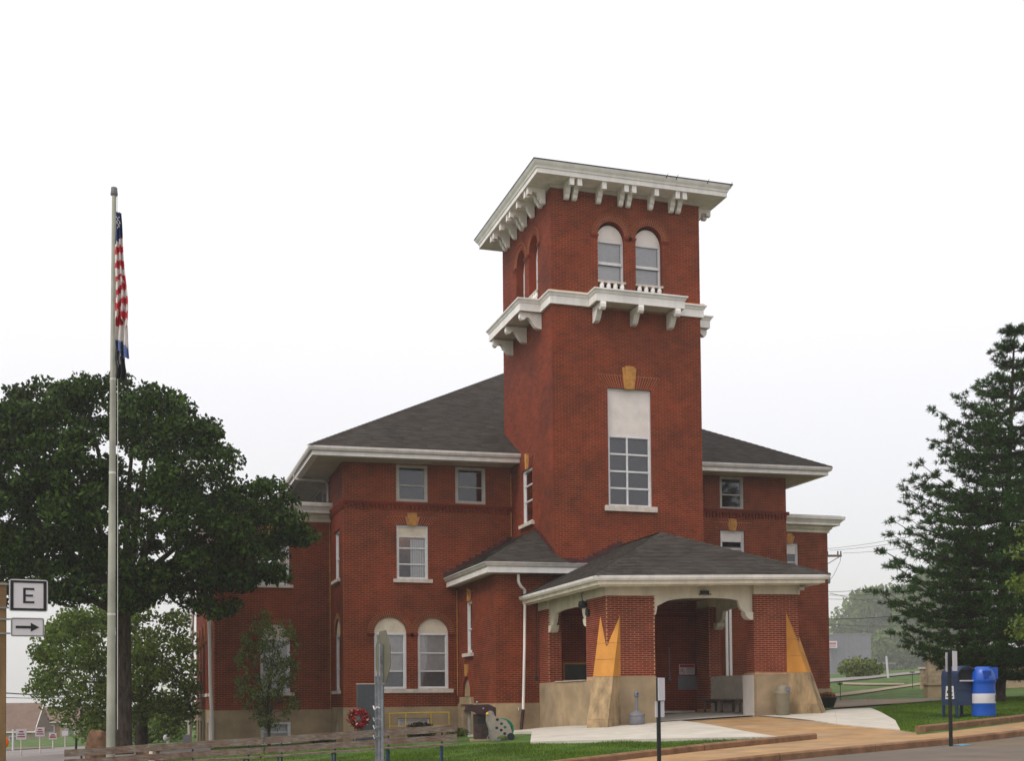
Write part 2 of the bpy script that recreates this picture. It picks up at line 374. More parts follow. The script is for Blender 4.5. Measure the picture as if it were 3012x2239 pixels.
grid_poly('porch_floor', pf, M_conc, .095, step=1.)
M_gpath = mat('gravel_path', (.27,.21,.14), .95, .15, 1.)
# background drives and roads on the right
grid_poly('blue_paint_mark', P((2803,2184),(2830,2181),(2858,2183),(2830,2187)), mat('blue_road_paint', (.12,.27,.36), .8, .2, 4.), -.062, step=1.)
grid_poly('driveway', P((2430,2063),(2600,2061),(2766,2058),(2766,2066),(2600,2077),(2447,2088)), M_road, .05, step=1.)
grid_poly('garden_path', P((2430,2047),(2560,2032),(2735,2005),(2735,2014),(2560,2040),(2430,2056)), M_gpath, .05, step=2.)
grid_poly('far_path', P((2480,2011),(2660,2014),(2660,2018),(2480,2017)), M_gpath, .06, step=2.)
grid_poly('far_road', P((2380,2004),(2560,1992),(2740,1974),(2740,1981),(2560,2000),(2380,2016)), M_road2, .08, step=4.)
# cross street and yard on the left
grid_poly('left_road', P((-60,2212),(140,2204),(300,2198),(620,2196),(620,2220),(150,2250),(-60,2290)), M_road2, .05, step=2.)
grid_poly('left_far_road', P((-60,2206),(60,2203),(160,2201),(160,2205),(-60,2214)), M_road, .09, step=2.)

# ------------------------------------------------------------------ courthouse
CH = empty('courthouse', (17., 45., -.6), 'red brick courthouse with a square bell tower, white eaves and an arched entrance porch', 'courthouse')
FV = lambda v: (lambda a, n, z: (a, v+n, z))
FU = lambda u: (lambda a, n, z: (u+n, a, z))
FR = lambda u: (lambda a, n, z: (u-n, a, z))
FB = lambda v: (lambda a, n, z: (a, v-n, z))
from mathutils.geometry import tessellate_polygon
FM = MB(); BR = MB(); SH = MB(); BR2 = MB(); SH2 = MB(); FN = MB(); LM = MB()     # bricks, mortar sheets, porch bricks, stucco, label mouldings
def loop(h, n=14):
    if h.get('arch'):
        r = (h['a1']-h['a0'])/2; c = (h['a1']+h['a0'])/2; s = h['z1']; k = h.get('k', 1.)
        return [(h['a0'], h['z0']), (h['a1'], h['z0'])]+[(c+r*math.cos(math.pi*i/n), s+k*r*math.sin(math.pi*i/n)) for i in range(n+1)]
    return [(h['a0'], h['z0']), (h['a1'], h['z0']), (h['a1'], h['z1']), (h['a0'], h['z1'])]
def sheet(S, M, outer, holes, dep=.14):
    loops = [outer]+[loop(h) for h in holes]; V = [p for l in loops for p in l]
    tr = tessellate_polygon([[Vector((p[0], p[1], 0)) for p in l] for l in loops])
    tgt = S; S = MB(); S.idx([M(a, 0, z) for a, z in V], tr)
    for h, l in zip(holes, loops[1:]):
        d = h.get('dep', dep); n = len(l)
        Q_ = MB(); Q_.idx([M(a, 0, z) for a, z in l]+[M(a, d, z) for a, z in l], [(i, (i+1) % n, (i+1) % n+n, i+n) for i in range(n)]); Q_.build('reveal', M_brick if tgt is SH else M_found, CH)
    S.build('wall' if tgt is SH else 'stucco_plinth', M_mortar if tgt is SH else M_found, CH)
def brickbox(B, M, a0, a1, z0, z1, n1=.0, n0=-.007):
    p = [M(a0,n0,z0), M(a1,n0,z0), M(a1,n0,z1), M(a0,n0,z1), M(a0,n1,z0), M(a1,n1,z0), M(a1,n1,z1), M(a0,n1,z1)]
    B.idx(p, [(0,1,2,3), (0,4,5,1), (2,6,7,3), (1,5,6,2), (0,3,7,4)])
def blocks(h, z):
    out = []
    r = (h['a1']-h['a0'])/2; c = (h['a1']+h['a0'])/2; k = h.get('k', 1.)
    if h['z0'] < z < h['z1']: out.append((h['a0'], h['a1']))
    if h.get('arch'):
        R = r+h.get('ring', .235); dz = (z-h['z1'])/(k if k < 1 else 1)
        if 0 <= dz < R: q = math.sqrt(R*R-dz*dz); out.append((c-q, c+q))
    elif h.get('fan'):
        f = (z-h['z1'])/h['fan']
        if 0 <= f < 1: out.append((h['a0']-.06-.30*f, h['a1']+.06+.30*f))
        if 0 <= f < 1.42 and h.get('key'): out.append((c-.2, c+.2))
    return out
def bricks(B, M, a0, a1, z0, z1, holes=(), bw=.240, bh=.0722, joint=.0145, off=0., clip=None):
    k0 = math.floor(z0/bh); z = k0*bh; row = k0
    while z < z1:
        lo, hi = max(z+joint/2, z0), min(z+bh-joint/2, z1); zc = (lo+hi)/2
        if hi-lo > .012:
            A0, A1 = a0, a1
            if clip: A0, A1 = clip(zc, A0, A1)
            bl = sorted(b for h in holes for b in blocks(h, zc))
            free = []; cur = A0
            for b0, b1 in bl:
                if b0 > cur: free.append((cur, min(b0, A1)))
                cur = max(cur, b1)
            if cur < A1: free.append((cur, A1))
            ph = (row % 2)*bw/2+off
            for f0, f1 in free:
                i = math.floor((f0-ph)/bw)
                while True:
                    s = ph+i*bw; i += 1
                    if s >= f1: break
                    b0, b1 = max(s+joint/2, f0), min(s+bw-joint/2, f1)
                    if b1-b0 > .03: brickbox(B, M, b0, b1, lo, hi, n0=-.007+random.uniform(-.0015, .0015))
        z += bh; row += 1
def fan(B, M, h):
    c = (h['a0']+h['a1'])/2; w = (h['a1']-h['a0'])/2+.06; n = int(2*w/.078); z0, z1 = h['z1'], h['z1']+h['fan']
    FM.prism([M(a, -.013, z) for a, z in ((c-w, z0), (c+w, z0), (c+w+.30, z1), (c-w-.30, z1))], [M(a, -.001, z) for a, z in ((c-w, z0), (c+w, z0), (c+w+.30, z1), (c-w-.30, z1))])
    for i in range(n):
        t0, t1 = -1+2*i/n, -1+2*(i+1)/n; g = .011
        if abs((t0+t1)/2*w) < .17 and h.get('key'): continue
        p = [(c+t0*w+g, z0), (c+t1*w-g, z0), (c+t1*(w+.30)-g, z1), (c+t0*(w+.30)+g, z1)]
        if h.get('key'):
            pass
        B.idx([M(a, -.02, z) for a, z in p]+[M(a, .0, z) for a, z in p], [(0,1,2,3), (0,4,5,1), (2,6,7,3), (1,5,6,2), (0,3,7,4)])
def ring(B, M, h, rings=2):
    r = (h['a1']-h['a0'])/2; c = (h['a0']+h['a1'])/2; s = h['z1']; k = h.get('k', 1.)
    T = h.get('ring', .235)/rings
    for q in range(rings):
        r0, r1 = r+q*T+.004, r+(q+1)*T-.006; n = int(math.pi*(r0+r1)/2/.076)
        for i in range(20):
            t0, t1 = math.pi*i/20, math.pi*(i+1)/20; p = [(c+R*math.cos(t), s+k*R*math.sin(t)) for R, t in ((r+q*T+.001,t0),(r+(q+1)*T,t0),(r+(q+1)*T,t1),(r+q*T+.001,t1))]
            FM.prism([M(a, -.015-.012*q, z) for a, z in p], [M(a, -.001, z) for a, z in p])
        for i in range(n):
            g = .011/r0; t0, t1 = math.pi*i/n+g, math.pi*(i+1)/n-g
            p = [(c+r0*math.cos(t0), s+k*r0*math.sin(t0)), (c+r1*math.cos(t0), s+k*r1*math.sin(t0)), (c+r1*math.cos(t1), s+k*r1*math.sin(t1)), (c+r0*math.cos(t1), s+k*r0*math.sin(t1))]
            B.idx([M(a, -.022-.012*q, z) for a, z in p]+[M(a, .02, z) for a, z in p], [(0,1,2,3), (0,4,5,1), (2,6,7,3), (1,5,6,2), (0,3,7,4)])
    R0, R1 = r+rings*T, r+rings*T+.028; n = 28
    for i in range(n):
        t0, t1 = math.pi*i/n, math.pi*(i+1)/n
        p = [(c+R*math.cos(t), s+k*R*math.sin(t)) for R, t in ((R0,t0),(R1,t0),(R1,t1),(R0,t1))]
        LM.prism([M(a, -.055, z) for a, z in p], [M(a, .0, z) for a, z in p])
    for sg in (-1, 1):                                      # little impost mouldings
        e = c+sg*(r+.13); B.boxm(M, e-.15, e+.15, -.06, 0, s-.07, s-.01); B.boxm(M, e-.13, e+.13, -.035, 0, s-.13, s-.07)
def keystone(M, h, z0=None, hh=None, w0=.13, w1=.20):
    c = (h['a0']+h['a1'])/2; z0 = h['z1']-.02 if z0 is None else z0; hh = hh or h['fan']*1.40
    m = MB(); p = [(c-w0, z0), (c+w0, z0), (c+w1, z0+hh), (c-w1, z0+hh)]
    m.prism([M(a, -.05, z) for a, z in p], [M(a, .0, z) for a, z in p])
    zt = z0+hh; p = [(c-w0*.62, z0), (c+w0*.62, z0), (c+w1*.62, zt+.05), (c-w1*.62, zt+.05)]
    m.prism([M(a, -.075, z) for a, z in p], [M(a, -.0505, z) for a, z in p])
    return m.build('keystone', M_key, CH)
def sill(M, a0, a1, z1, h=.12, out=.09, n1=.1):
    m = MB(); m.boxm(M, a0, a1, -out, n1, z1-h, z1); return m.build('sill', M_sill, CH)
def window(M, a0, a1, z0, z1, rec=.14, rails=(), muls=(), top=None, blind=None, fr=None, fw=.075, arch=0., label=None, panelm=None, thin=.035, sashoff=.0):
    """frame > panes, transom panel, blinds; a along the wall, z up, rec = depth behind the brick face"""
    fr = fr or M_frame; m = MB(); n0, n1 = rec-.03, rec+.06
    zt = z1 if top is None else top
    for q in ((a0, a0+fw), (a1-fw, a1)): m.boxm(M, q[0], q[1], n0, n1, z0, z1)
    m.boxm(M, a0+fw, a1-fw, n0, n1, z0, z0+fw); m.boxm(M, a0+fw, a1-fw, n0, n1, z1-fw, z1)
    if top is not None: m.boxm(M, a0+fw, a1-fw, n0+.01, n1, top-.02, top+.03)
    ia0, ia1, iz0, iz1 = a0+fw, a1-fw, z0+fw, (zt-.02 if top is not None else z1-fw)
    m.boxm(M, ia0, ia0+thin, n0+.025, n1, iz0, iz1); m.boxm(M, ia1-thin, ia1, n0+.025, n1, iz0, iz1)
    zz = [iz0]+list(rails)+[iz1]; aa = [ia0]+list(muls)+[ia1]
    for r in rails: m.boxm(M, ia0+thin, ia1-thin, n0+.015, n1, r-thin*.7, r+thin*.7)
    for q in muls: m.boxm(M, q-thin*.7, q+thin*.7, n0+.012, n1+.002, iz0, iz1)
    w = m.build('window', fr, CH, label=label)
    for i in range(len(zz)-1):
        for j in range(len(aa)-1):
            p = MB(); p.boxm(M, aa[j]+.01, aa[j+1]-.01, rec+.02, rec+.028, zz[i]+.01, zz[i+1]-.01); p.build('pane', M_glass, w)
    if top is not None and arch == 0:
        p = MB(); p.boxm(M, a0+fw-.005, a1-fw+.005, rec, rec+.03, top+.01, z1-fw+.005); p.build('transom_panel', panelm or M_panel, w)
    if blind:
        kind, b0, b1, c0, c1 = blind; p = MB(); nb = rec+.10
        if kind == 'shade': p.boxm(M, b0, b1, nb, nb+.01, c0, c1)
        elif kind == 'vert':
            x = b0
            while x < b1: p.boxm(M, x, min(x+.075, b1), nb+.01*math.sin(x*90), nb+.014, c0, c1); x += .088
        elif kind == 'horiz':
            z = c0
            while z < c1: p.idx([M(b0, nb-.022, z), M(b1, nb-.022, z), M(b1, nb, z+.080), M(b0, nb, z+.080)], [(0,1,2,3)]); z += .075
        p.build('blinds', M_blind if kind == 'vert' and a1-a0 < 0 else M_blindw, w, kind=('stuff' if kind != 'shade' else None))
    return w
def archpanel(M, a0, a1, spring, k, rec, w, lo=.05, m=None):
    r = (a1-a0)/2; c = (a0+a1)/2; p = [(a0, spring-lo), (a1, spring-lo)]+[(c+r*math.cos(math.pi*i/16), spring+k*r*math.sin(math.pi*i/16)) for i in range(17)]
    q = MB(); q.prism([M(a, rec-.02, z) for a, z in p], [M(a, rec+.03, z) for a, z in p]); return q.build('arch_panel', m or M_panelc, w)

# --- tower
Mf, Ml = FV(VT), FU(UT)
h1 = dict(a0=15.97, a1=17.03, z0=15.02, z1=16.96, arch=True, dep=.30); h2 = dict(a0=17.46, a1=18.52, z0=15.02, z1=16.96, arch=True, dep=.30)
h3 = dict(a0=16.28, a1=18.0, z0=7.0, z1=11.35, fan=.46, key=True, dep=.16)
T0 = 5.2
sheet(SH, Mf, [(UT, -.7), (UT2, -.7), (UT2, 18.62), (UT, 18.62)], [h1, h2, h3])
bricks(BR, Mf, UT, UT2, 3.0, 14.23, [h3]); bricks(BR, Mf, UT, UT2, 14.68, 18.6, [h1, h2])
fan(FN, Mf, h3); ring(FN, Mf, h1); ring(FN, Mf, h2); keystone(Mf, h3, w0=.19, w1=.28, hh=.80)
s1 = dict(a0=41.27, a1=42.31, z0=15.02, z1=16.96, arch=True, dep=.42); s2 = dict(a0=42.83, a1=43.87, z0=15.02, z1=16.96, arch=True, dep=.42)
s3 = dict(a0=42.15, a1=43.35, z0=6.72, z1=8.82, fan=.40, key=True, dep=.14)
sheet(SH, Ml, [(VT, -.7), (VT2, -.7), (VT2, 18.62), (VT, 18.62)], [s1, s2, s3])
bricks(BR, Ml, VT, VT2, 4.5, 14.23, [s3]); bricks(BR, Ml, VT, VT2, 14.68, 18.6, [s1, s2])
fan(FN, Ml, s3); ring(FN, Ml, s1); ring(FN, Ml, s2); keystone(Ml, s3)
sheet(SH, FR(UT2), [(VT, -.7), (VT2, -.7), (VT2, 18.62), (VT, 18.62)], [])
bricks(BR, FR(UT2), VT, VT2, 9., 14.23, []); bricks(BR, FR(UT2), VT, VT2, 14.68, 18.6, [])
sheet(SH, FB(VT2), [(UT, 5), (UT2, 5), (UT2, 18.62), (UT, 18.62)], [])
# belt course with its two balconies
belt = MB(); bp = [(UT,VT2),(UT,44.62),(13.37,44.62),(13.37,40.84),(UT,40.84),(UT,VT),(15.66,VT),(15.66,39.07),(18.93,39.07),(18.93,VT),(UT2,VT),(UT2,40.84),(20.85,40.84),(20.85,44.62),(UT2,44.62),(UT2,VT2)]
belt.sweep(bp, [(0,14.23),(.10,14.23),(.10,14.50),(.125,14.52),(.15,14.58),(.20,14.63),(.20,14.675),(0,14.69)])
belt.build('belt_course', M_white, CH, smooth=False)
for q, nm in (((15.66,18.93,39.07,VT-.002), 'front'), ((13.37,UT-.002,40.84,44.62), 'side'), ((UT2+.002,20.85,40.84,44.62), 'far')):
    m = MB(); m.box(q[0]+.001,q[1]-.001,q[2]+.001,q[3],14.30,14.66); m.build('balcony_floor', M_white, CH)
m = MB(); m.sweep([(UT,VT2),(UT,VT),(UT2,VT),(UT2,VT2)], [(.001,14.69),(.14,14.69),(.13,14.725),(.001,14.725)]); m.build('brick_ledge', M_key, CH)
SB = [(0.0,14.232),(.80,14.232),(.84,14.14),(.83,14.02),(.77,13.945),(.69,13.94),(.63,14.0),(.58,14.05),(.50,14.04),(.42,13.94),(.33,13.80),(.24,13.70),(.14,13.66),(0.0,13.65)]
for c in (15.83, 17.30, 18.76):
    m = MB(); m.profm(FV(VT), [(-o, z) for o, z in SB], c-.10, c+.10); m.build('balcony_bracket', M_white, CH)
for c in (41.0, 42.73, 44.45):
    m = MB(); m.profm(FU(UT), [(-o*1.0, z) for o, z in SB], c-.10, c+.10); m.build('balcony_bracket', M_white, CH)
    m = MB(); m.profm(FR(UT2), [(-o*1.0, z) for o, z in SB], c-.10, c+.10); m.build('balcony_bracket', M_white, CH)
# balusters in the four belfry openings
def balustrade(M, a0, a1, dep):
    m = MB(); m.boxm(M, a0-.02, a1+.02, dep-.30, dep-.16, 15.20, 15.27); r = m.build('balustrade_rail', M_soffit, CH)
    n = 4
    for i in range(n):
        x = a0+(i+.55)*(a1-a0)/n; q = MB(); c = M(x, dep-.23, 14.70)
        q.lathe(c, [(.035,0),(.05,.04),(.03,.1),(.035,.2),(.085,.33),(.09,.42),(.06,.46),(.08,.5)], 8); q.build('baluster', M_white, r, smooth=True)
for M, h in ((Mf,h1),(Mf,h2),(Ml,s1),(Ml,s2)): balustrade(M, h['a0'], h['a1'], .24)
for n_, (M, h) in enumerate(((Mf,h1),(Mf,h2),(Ml,s1),(Ml,s2))):
    a0, a1 = h['a0'], h['a1']; rec = h['dep']-.10; low = (n_ == 0)
    w = window(M, a0, a1, 15.24, 16.80, rec=rec, rails=(15.98,), top=None, blind=('horiz', a0+.08, a1-.08, (16.02 if low else 15.28), 16.72), fw=.05, label='belfry window with a plain lower blind' if low else None)
    if low: p = MB(); p.boxm(M, a0+.09, a1-.09, rec+.09, rec+.1, 15.3, 15.95); p.build('roller_shade', M_blindw, w)
    p = MB(); p.boxm(M, a0+.05, a1-.05, rec-.045, rec-.03, 15.92, 16.03); p.build('meeting_rail', M_frame, w)
    archpanel(M, a0-.0, a1, 16.78, 1.18, rec, w, .0, M_panel)
# tall window on the tower front
w = window(Mf, 16.28, 18.0, 7.04, 11.35, rec=.10, rails=(7.70, 8.32, 8.95), muls=(17.06,), top=9.58, fw=.06, blind=('shade', 16.35, 17.93, 7.1, 9.5), thin=.045)
p = w.children
sill(Mf, 16.12, 18.16, 7.03, h=.2, out=.12)
for ob in w.children:
    if ob.name.startswith('blinds'): ob.data.materials[0] = mat('grey_blind', (.085,.085,.095), .9, .1, 2.)
w = window(Ml, 42.15, 43.35, 6.74, 8.82, rec=.07, rails=(7.6, 8.2), fw=.09, top=None, blind=('shade', 42.2, 43.3, 6.8, 8.7), label='narrow window on the tower flank above the little roof')
sill(Ml, 41.95, 43.5, 6.73, h=.13, out=.14)
# eaves of the tower
ev = MB(); rect = [(UT,VT2),(UT,VT),(UT2,VT),(UT2,VT2)]
ev.sweep(rect, [(.0,18.60),(.78,18.60),(.78,18.76),(.81,18.77),(.83,18.83),(.89,18.90),(.93,18.97),(.93,19.00),(.0,19.02)], closed=True)
ev.build('tower_eave', M_white, CH)
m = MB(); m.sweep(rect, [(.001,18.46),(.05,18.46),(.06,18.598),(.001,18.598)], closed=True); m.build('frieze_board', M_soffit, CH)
m = MB(); m.sweep(rect, [(.0,19.025),(.955,19.003),(.955,19.028),(0.,19.055)], closed=True); m.build('drip_edge', M_black, CH)
m = MB(); e_ = .94; c_ = [(UT-e_,VT-e_),(UT2+e_,VT-e_),(UT2+e_,VT2+e_),(UT-e_,VT2+e_)]; ap = (17.11, 42.72, 19.95)
for i in range(4): m.face([(*c_[i],19.04),(*c_[(i+1)%4],19.04),ap])
m.build('tower_roof', M_roof, CH)
EB = [(.04,18.602),(.72,18.602),(.72,18.34),(.56,18.34),(.54,18.45),(.36,18.43),(.32,18.36),(.31,18.26),(.24,18.20),(.2,18.10),(.14,18.05),(.04,18.05)]
for c in (14.73,15.03, 15.97, 16.83,17.13, 18.02, 18.86,19.14):
    m = MB(); m.profm(Mf, [(-o, z) for o, z in EB], c-.085, c+.085); m.build('eave_bracket', M_white, CH)
for c in (40.30,40.62, 41.55, 42.45,42.80, 43.70, 44.62,44.95):
    m = MB(); m.profm(Ml, [(-o, z) for o, z in EB], c-.085, c+.085); m.build('eave_bracket', M_white, CH)
    m = MB(); m.profm(FR(UT2), [(-o, z) for o, z in EB], c-.085, c+.085); m.build('eave_bracket', M_white, CH)
for qx in (18.35, 18.75, 20.0, 20.95):
    q = Vector((qx, VT-.93, 19.04)); m = MB(); m.tube([q+Vector((-.05,0,-.1)), q+Vector((.0,0,0)), q+Vector((.04,.0,.09))], .02, 5, r1=.006); m.build('lightning_spike', M_black, CH)

# --- main block, left and right of the tower
Mm, Mml, Mmr = FV(VM), FU(UL), FR(UR)
F0 = -.21
L1 = dict(a0=9.50, a1=10.74, z0=7.73, z1=9.14); L2 = dict(a0=11.85, a1=13.08, z0=7.75, z1=9.17)
L3 = dict(a0=9.50, a1=10.74, z0=4.70, z1=6.80, fan=.33, key=True)
L4 = dict(a0=8.60, a1=9.86, z0=.46, z1=2.62, arch=True, k=.97); L5 = dict(a0=10.30, a1=11.52, z0=.46, z1=2.62, arch=True, k=.97)
B1 = dict(a0=9.50, a1=10.77, z0=-1.35, z1=-.66)
sheet(SH, Mm, [(UL, F0), (UT+.3, F0), (UT+.3, 9.6), (UL, 9.6)], [L1, L2, L3, L4, L5])
sheet(SH2, Mm, [(UL-.02, -2.3), (UT, -2.3), (UT, F0), (UL-.02, F0)], [B1])
holesL = [L1, L2, L3, L4, L5]
bricks(BR, Mm, UL, UT, F0, 9.4, holesL)
for h in (L3,): fan(FN, Mm, h); keystone(Mm, h, w0=.13, w1=.19, hh=.42)
for h in (L4, L5): ring(FN, Mm, h)
R1 = dict(a0=23.35, a1=24.48, z0=7.98, z1=9.36); R2 = dict(a0=23.35, a1=24.48, z0=5.0, z1=7.08, fan=.33, key=True)
sheet(SH, Mm, [(UT2-.2, 0), (UR, 0), (UR, 9.8), (UT2-.2, 9.8)], [R1, R2])
bricks(BR, Mm, UT2, UR, 0.35, 9.7, [R1, R2]); fan(FN, Mm, R2); keystone(Mm, R2, w0=.13, w1=.19, hh=.45)
sheet(SH2, Mm, [(UT2, -2), (UR, -2), (UR, 0.35), (UT2, 0.35)], [])
S1 = dict(a0=45.55, a1=46.85, z0=4.75, z1=6.72, dep=.2); S2 = dict(a0=45.55, a1=46.85, z0=.42, z1=2.6, arch=True, dep=.2); S3 = dict(a0=48.1, a1=54.4, z0=7.95, z1=9.15, dep=.2); S4 = dict(a0=46.0, a1=46.9, z0=-1.5, z1=-.75, dep=.2)
sheet(SH, Mml, [(VM, F0), (66., F0), (66., 9.6), (VM, 9.6)], [S1, S2, S3])
bricks(BR, Mml, VM, 58., F0, 9.4, [S1, S2, S3]); sheet(SH2, Mml, [(VM, -2.4), (VW, -2.4), (VW, F0), (VM, F0)], [S4])
sheet(SH, Mmr, [(VM, -1), (66., -1), (66., 9.8), (VM, 9.8)], []); sheet(SH, FB(66.), [(UL, -3), (UR, -3), (UR, 9.8), (UL, 9.8)], [])
# corbel table
def corbel(M, a0, a1, z0, z1, skip=()):
    FN.boxm(M, a0, a1, -.11, 0, z1-.075, z1); FN.boxm(M, a0, a1, -.085, 0, z1-.135, z1-.08)
    a = a0; i = 0
    while a < a1-.06:
        FN.boxm(M, a, a+.075, -.08, 0, z0+.09, z1-.14); FN.boxm(M, a, a+.075, -.05, 0, z0, z0+.085)
        a += .155; i += 1
corbel(Mm, UL, UT, 7.37, 7.69); corbel(Mm, UT2, UR+.1, 7.62, 7.95); corbel(Mml, VM-.1, 54, 7.37, 7.69)
# windows
window(Mm, 9.5, 10.74, 7.73, 9.14, rec=.05, rails=(8.36,), fr=M_frameg, fw=.10, blind=('shade', 9.6, 10.6, 7.8, 8.3), label='left one of the two top-floor windows')
window(Mm, 11.85, 13.08, 7.75, 9.17, rec=.05, rails=(8.39,), fr=M_frameg, fw=.10, label='right one of the two top-floor windows')
for w_ in [o for o in bpy.data.objects if o.name.startswith('blinds') and o.parent.get('label','').startswith('left one')]: w_.data.materials[0] = mat('dusk_blind', (.055,.055,.065), .9, .1, 2.)
window(Mm, 9.5, 10.74, 4.72, 6.80, rec=.07, rails=(5.30, 5.92), top=6.36, fw=.075, blind=('vert', 10.08, 10.66, 4.8, 6.28), panelm=M_panelc)
sill(Mm, 9.36, 10.9, 4.72, h=.14)
for a0, a1 in ((8.60, 9.86), (10.30, 11.52)):
    w = window(Mm, a0, a1, .48, 2.64, rec=.07, rails=(1.16, 1.86), fw=.085, blind=('vert', a0+.09, a1-.09, 1.14, 2.56))
    p = MB(); p.boxm(Mm, a0+.09, a1-.09, .192, .197, 1.14, 2.56); p.build('blind_lining', M_blindw, w)
    p = MB(); p.boxm(Mm, a0+.1, a1-.1, .165, .17, .55, 1.14); p.build('lower_shade', M_grey, w)
    archpanel(Mm, a0, a1, 2.62, .97, .07, w, .03)
sill(Mm, 8.45, 11.70, .47, h=.15)
window(Mm, 9.52, 10.75, -1.0, -.68, rec=.08, fw=.03, blind=('shade', 9.55, 10.7, -.97, -.7), label='low whitewashed basement window behind the yellow railing')
m = MB(); m.boxm(Mm, 9.5, 10.77, .1, .16, -1.35, -1.0); m.boxm(Mm, 9.44, 10.83, -.05, .1, -1.04, -.985); m.build('basement_panel', M_found, CH)
window(Mml, 45.55, 46.85, 4.77, 6.72, rec=.1, rails=(5.6,), fw=.09); sill(Mml, 45.4, 47.0, 4.76, out=.12)
w = window(Mml, 45.55, 46.85, .44, 2.62, rec=.1, rails=(1.3,), fw=.09); archpanel(Mml, 45.55, 46.85, 2.6, 1., .1, w); sill(Mml, 45.4, 47.0, .43, out=.12)
window(Mml, 48.1, 54.4, 7.95, 9.15, rec=.05, muls=(50.2, 52.3), fr=M_frameg, fw=.1, label='wide dark window band under the left eave')
window(Mml, 46.0, 46.9, -1.5, -.77, rec=.1, fr=M_frameg)
window(Mm, 23.35, 24.48, 7.98, 9.36, rec=.07, rails=(8.6,), fr=M_frameg, fw=.10)
window(Mm, 23.35, 24.48, 5.0, 7.08, rec=.09, rails=(5.7, 6.3), top=6.62, fw=.09, blind=('shade', 23.45, 24.38, 5.2, 6.4))

# eaves and pyramid roof of the main block (the gutters fall slightly to the left)
zL, zR = 9.13, 9.41
def eaves(name, path):
    m = MB(); m.sweep(path, [(0,0),(.0,.16),(-.25,.16),(-.25,0)]); m.build(name, M_white, CH)
    m = MB(); m.sweep(path, [(.001,.165),(.09,.17),(.13,.25),(.13,.33),(.10,.34),(.001,.34)]); m.build('gutter', M_gutter, CH)
cL, cR = (6.12, 43.65), (27.90, 43.65)
eaves('fascia', [(6.12, 67., zL), (6.12, 43.65, zL), (UT, 43.65, zL+.11)])
eaves('fascia', [(UT2, 43.65, zR-.10), (27.90, 43.65, zR), (27.90, 67., zR)])
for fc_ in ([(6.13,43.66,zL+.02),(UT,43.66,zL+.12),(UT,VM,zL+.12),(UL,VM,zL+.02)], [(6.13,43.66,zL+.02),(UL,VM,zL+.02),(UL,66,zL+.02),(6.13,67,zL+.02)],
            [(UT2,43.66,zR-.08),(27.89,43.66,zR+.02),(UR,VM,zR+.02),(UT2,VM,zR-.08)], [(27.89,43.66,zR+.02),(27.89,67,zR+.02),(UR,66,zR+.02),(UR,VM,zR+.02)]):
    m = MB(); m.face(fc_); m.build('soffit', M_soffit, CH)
m = MB(); m.profm(Mml, [(0,9.0),(-.9,9.14),(-.9,9.06),(-.35,8.85),(0,8.65)], 49.0, 49.15)
m.build('eave_strut', M_soffit, CH)
def shingles(name, pts, expo=.145, tab=.31, parent=CH):
    """pts: planar convex polygon, first edge = eave"""
    P = [Vector(p) for p in pts]; o = P[0]; ex = (P[1]-P[0]).normalized(); nrm = None
    for i in range(2, len(P)):
        c = (P[1]-P[0]).cross(P[i]-P[0])
        if c.length > 1e-3: nrm = c.normalized(); break
    if nrm.z < 0: nrm = -nrm
    ey = nrm.cross(ex).normalized()
    if ey.z < 0: ey = -ey
    Q = [((p-o).dot(ex), (p-o).dot(ey)) for p in P]
    b = MB(); b.face([p-nrm*.012 for p in P]); b.build('roof_deck', M_roofb, parent)
    S = MB(); T = max(q[1] for q in Q); t = 0.; row = 0
    while t < T:
        tc_ = min(t+expo*.5, T-.001); xs = []
        for i in range(len(Q)):
            (x0, y0), (x1, y1) = Q[i], Q[(i+1) % len(Q)]
            if (y0 <= tc_) != (y1 <= tc_): xs.append(x0+(x1-x0)*(tc_-y0)/(y1-y0))
        if len(xs) >= 2:
            a, z = min(xs), max(xs); ph = random.uniform(0, tab); x = a-ph
            while x < z:
                x0, x1 = max(x, a), min(x+tab-.006, z); x += tab
                if x1-x0 < .02: continue
                h = random.uniform(.010, .017); t1 = min(t+expo+.01, T)
                p = [o+ex*x0+ey*t+nrm*h, o+ex*x1+ey*t+nrm*h, o+ex*x1+ey*t1+nrm*.002, o+ex*x0+ey*t1+nrm*.002, o+ex*x0+ey*t, o+ex*x1+ey*t]
                S.idx(p, [(0,1,2,3),(4,5,1,0)])
        t += expo; row += 1
    S.build(name, M_roof, parent, kind='stuff')
def ridge(name, a, b, w=.13, r=.0):
    a, b = Vector(a), Vector(b); L = (b-a).length; n = max(2, int(L/.28)); m = MB(); d = (b-a).normalized(); s = d.cross(Vector((0,0,1))).normalized()
    for i in range(n):
        p, q = a.lerp(b, i/n)+Vector((0,0,.035)), a.lerp(b, (i+1.05)/n)+Vector((0,0,.018))
        m.idx([p-s*w-Vector((0,0,w*.45)), p, p+s*w-Vector((0,0,w*.45)), q-s*w-Vector((0,0,w*.45)), q, q+s*w-Vector((0,0,w*.45))], [(0,1,4,3),(1,2,5,4)])
    m.build(name, M_roof, CH, kind='stuff')
gL, gR = (6.0, 43.53, zL+.34), (28.02, 43.53, zR+.34); tt = 11.01; AP = (17.01, 54.54, 9.62+.57*tt)
shingles('shingles', [gL, gR, AP])
b_ = MB(); b_.face([gR, (28.02, 65.6, zR+.34), AP]); b_.face([(28.02,65.6,zR+.34), (6.0,65.6,zL+.34), AP]); b_.face([(6.0,65.6,zL+.34), gL, AP]); b_.build('rear_roof', M_roof, CH)
ridge('hip_cap', gL, AP); ridge('hip_cap', gR, AP)
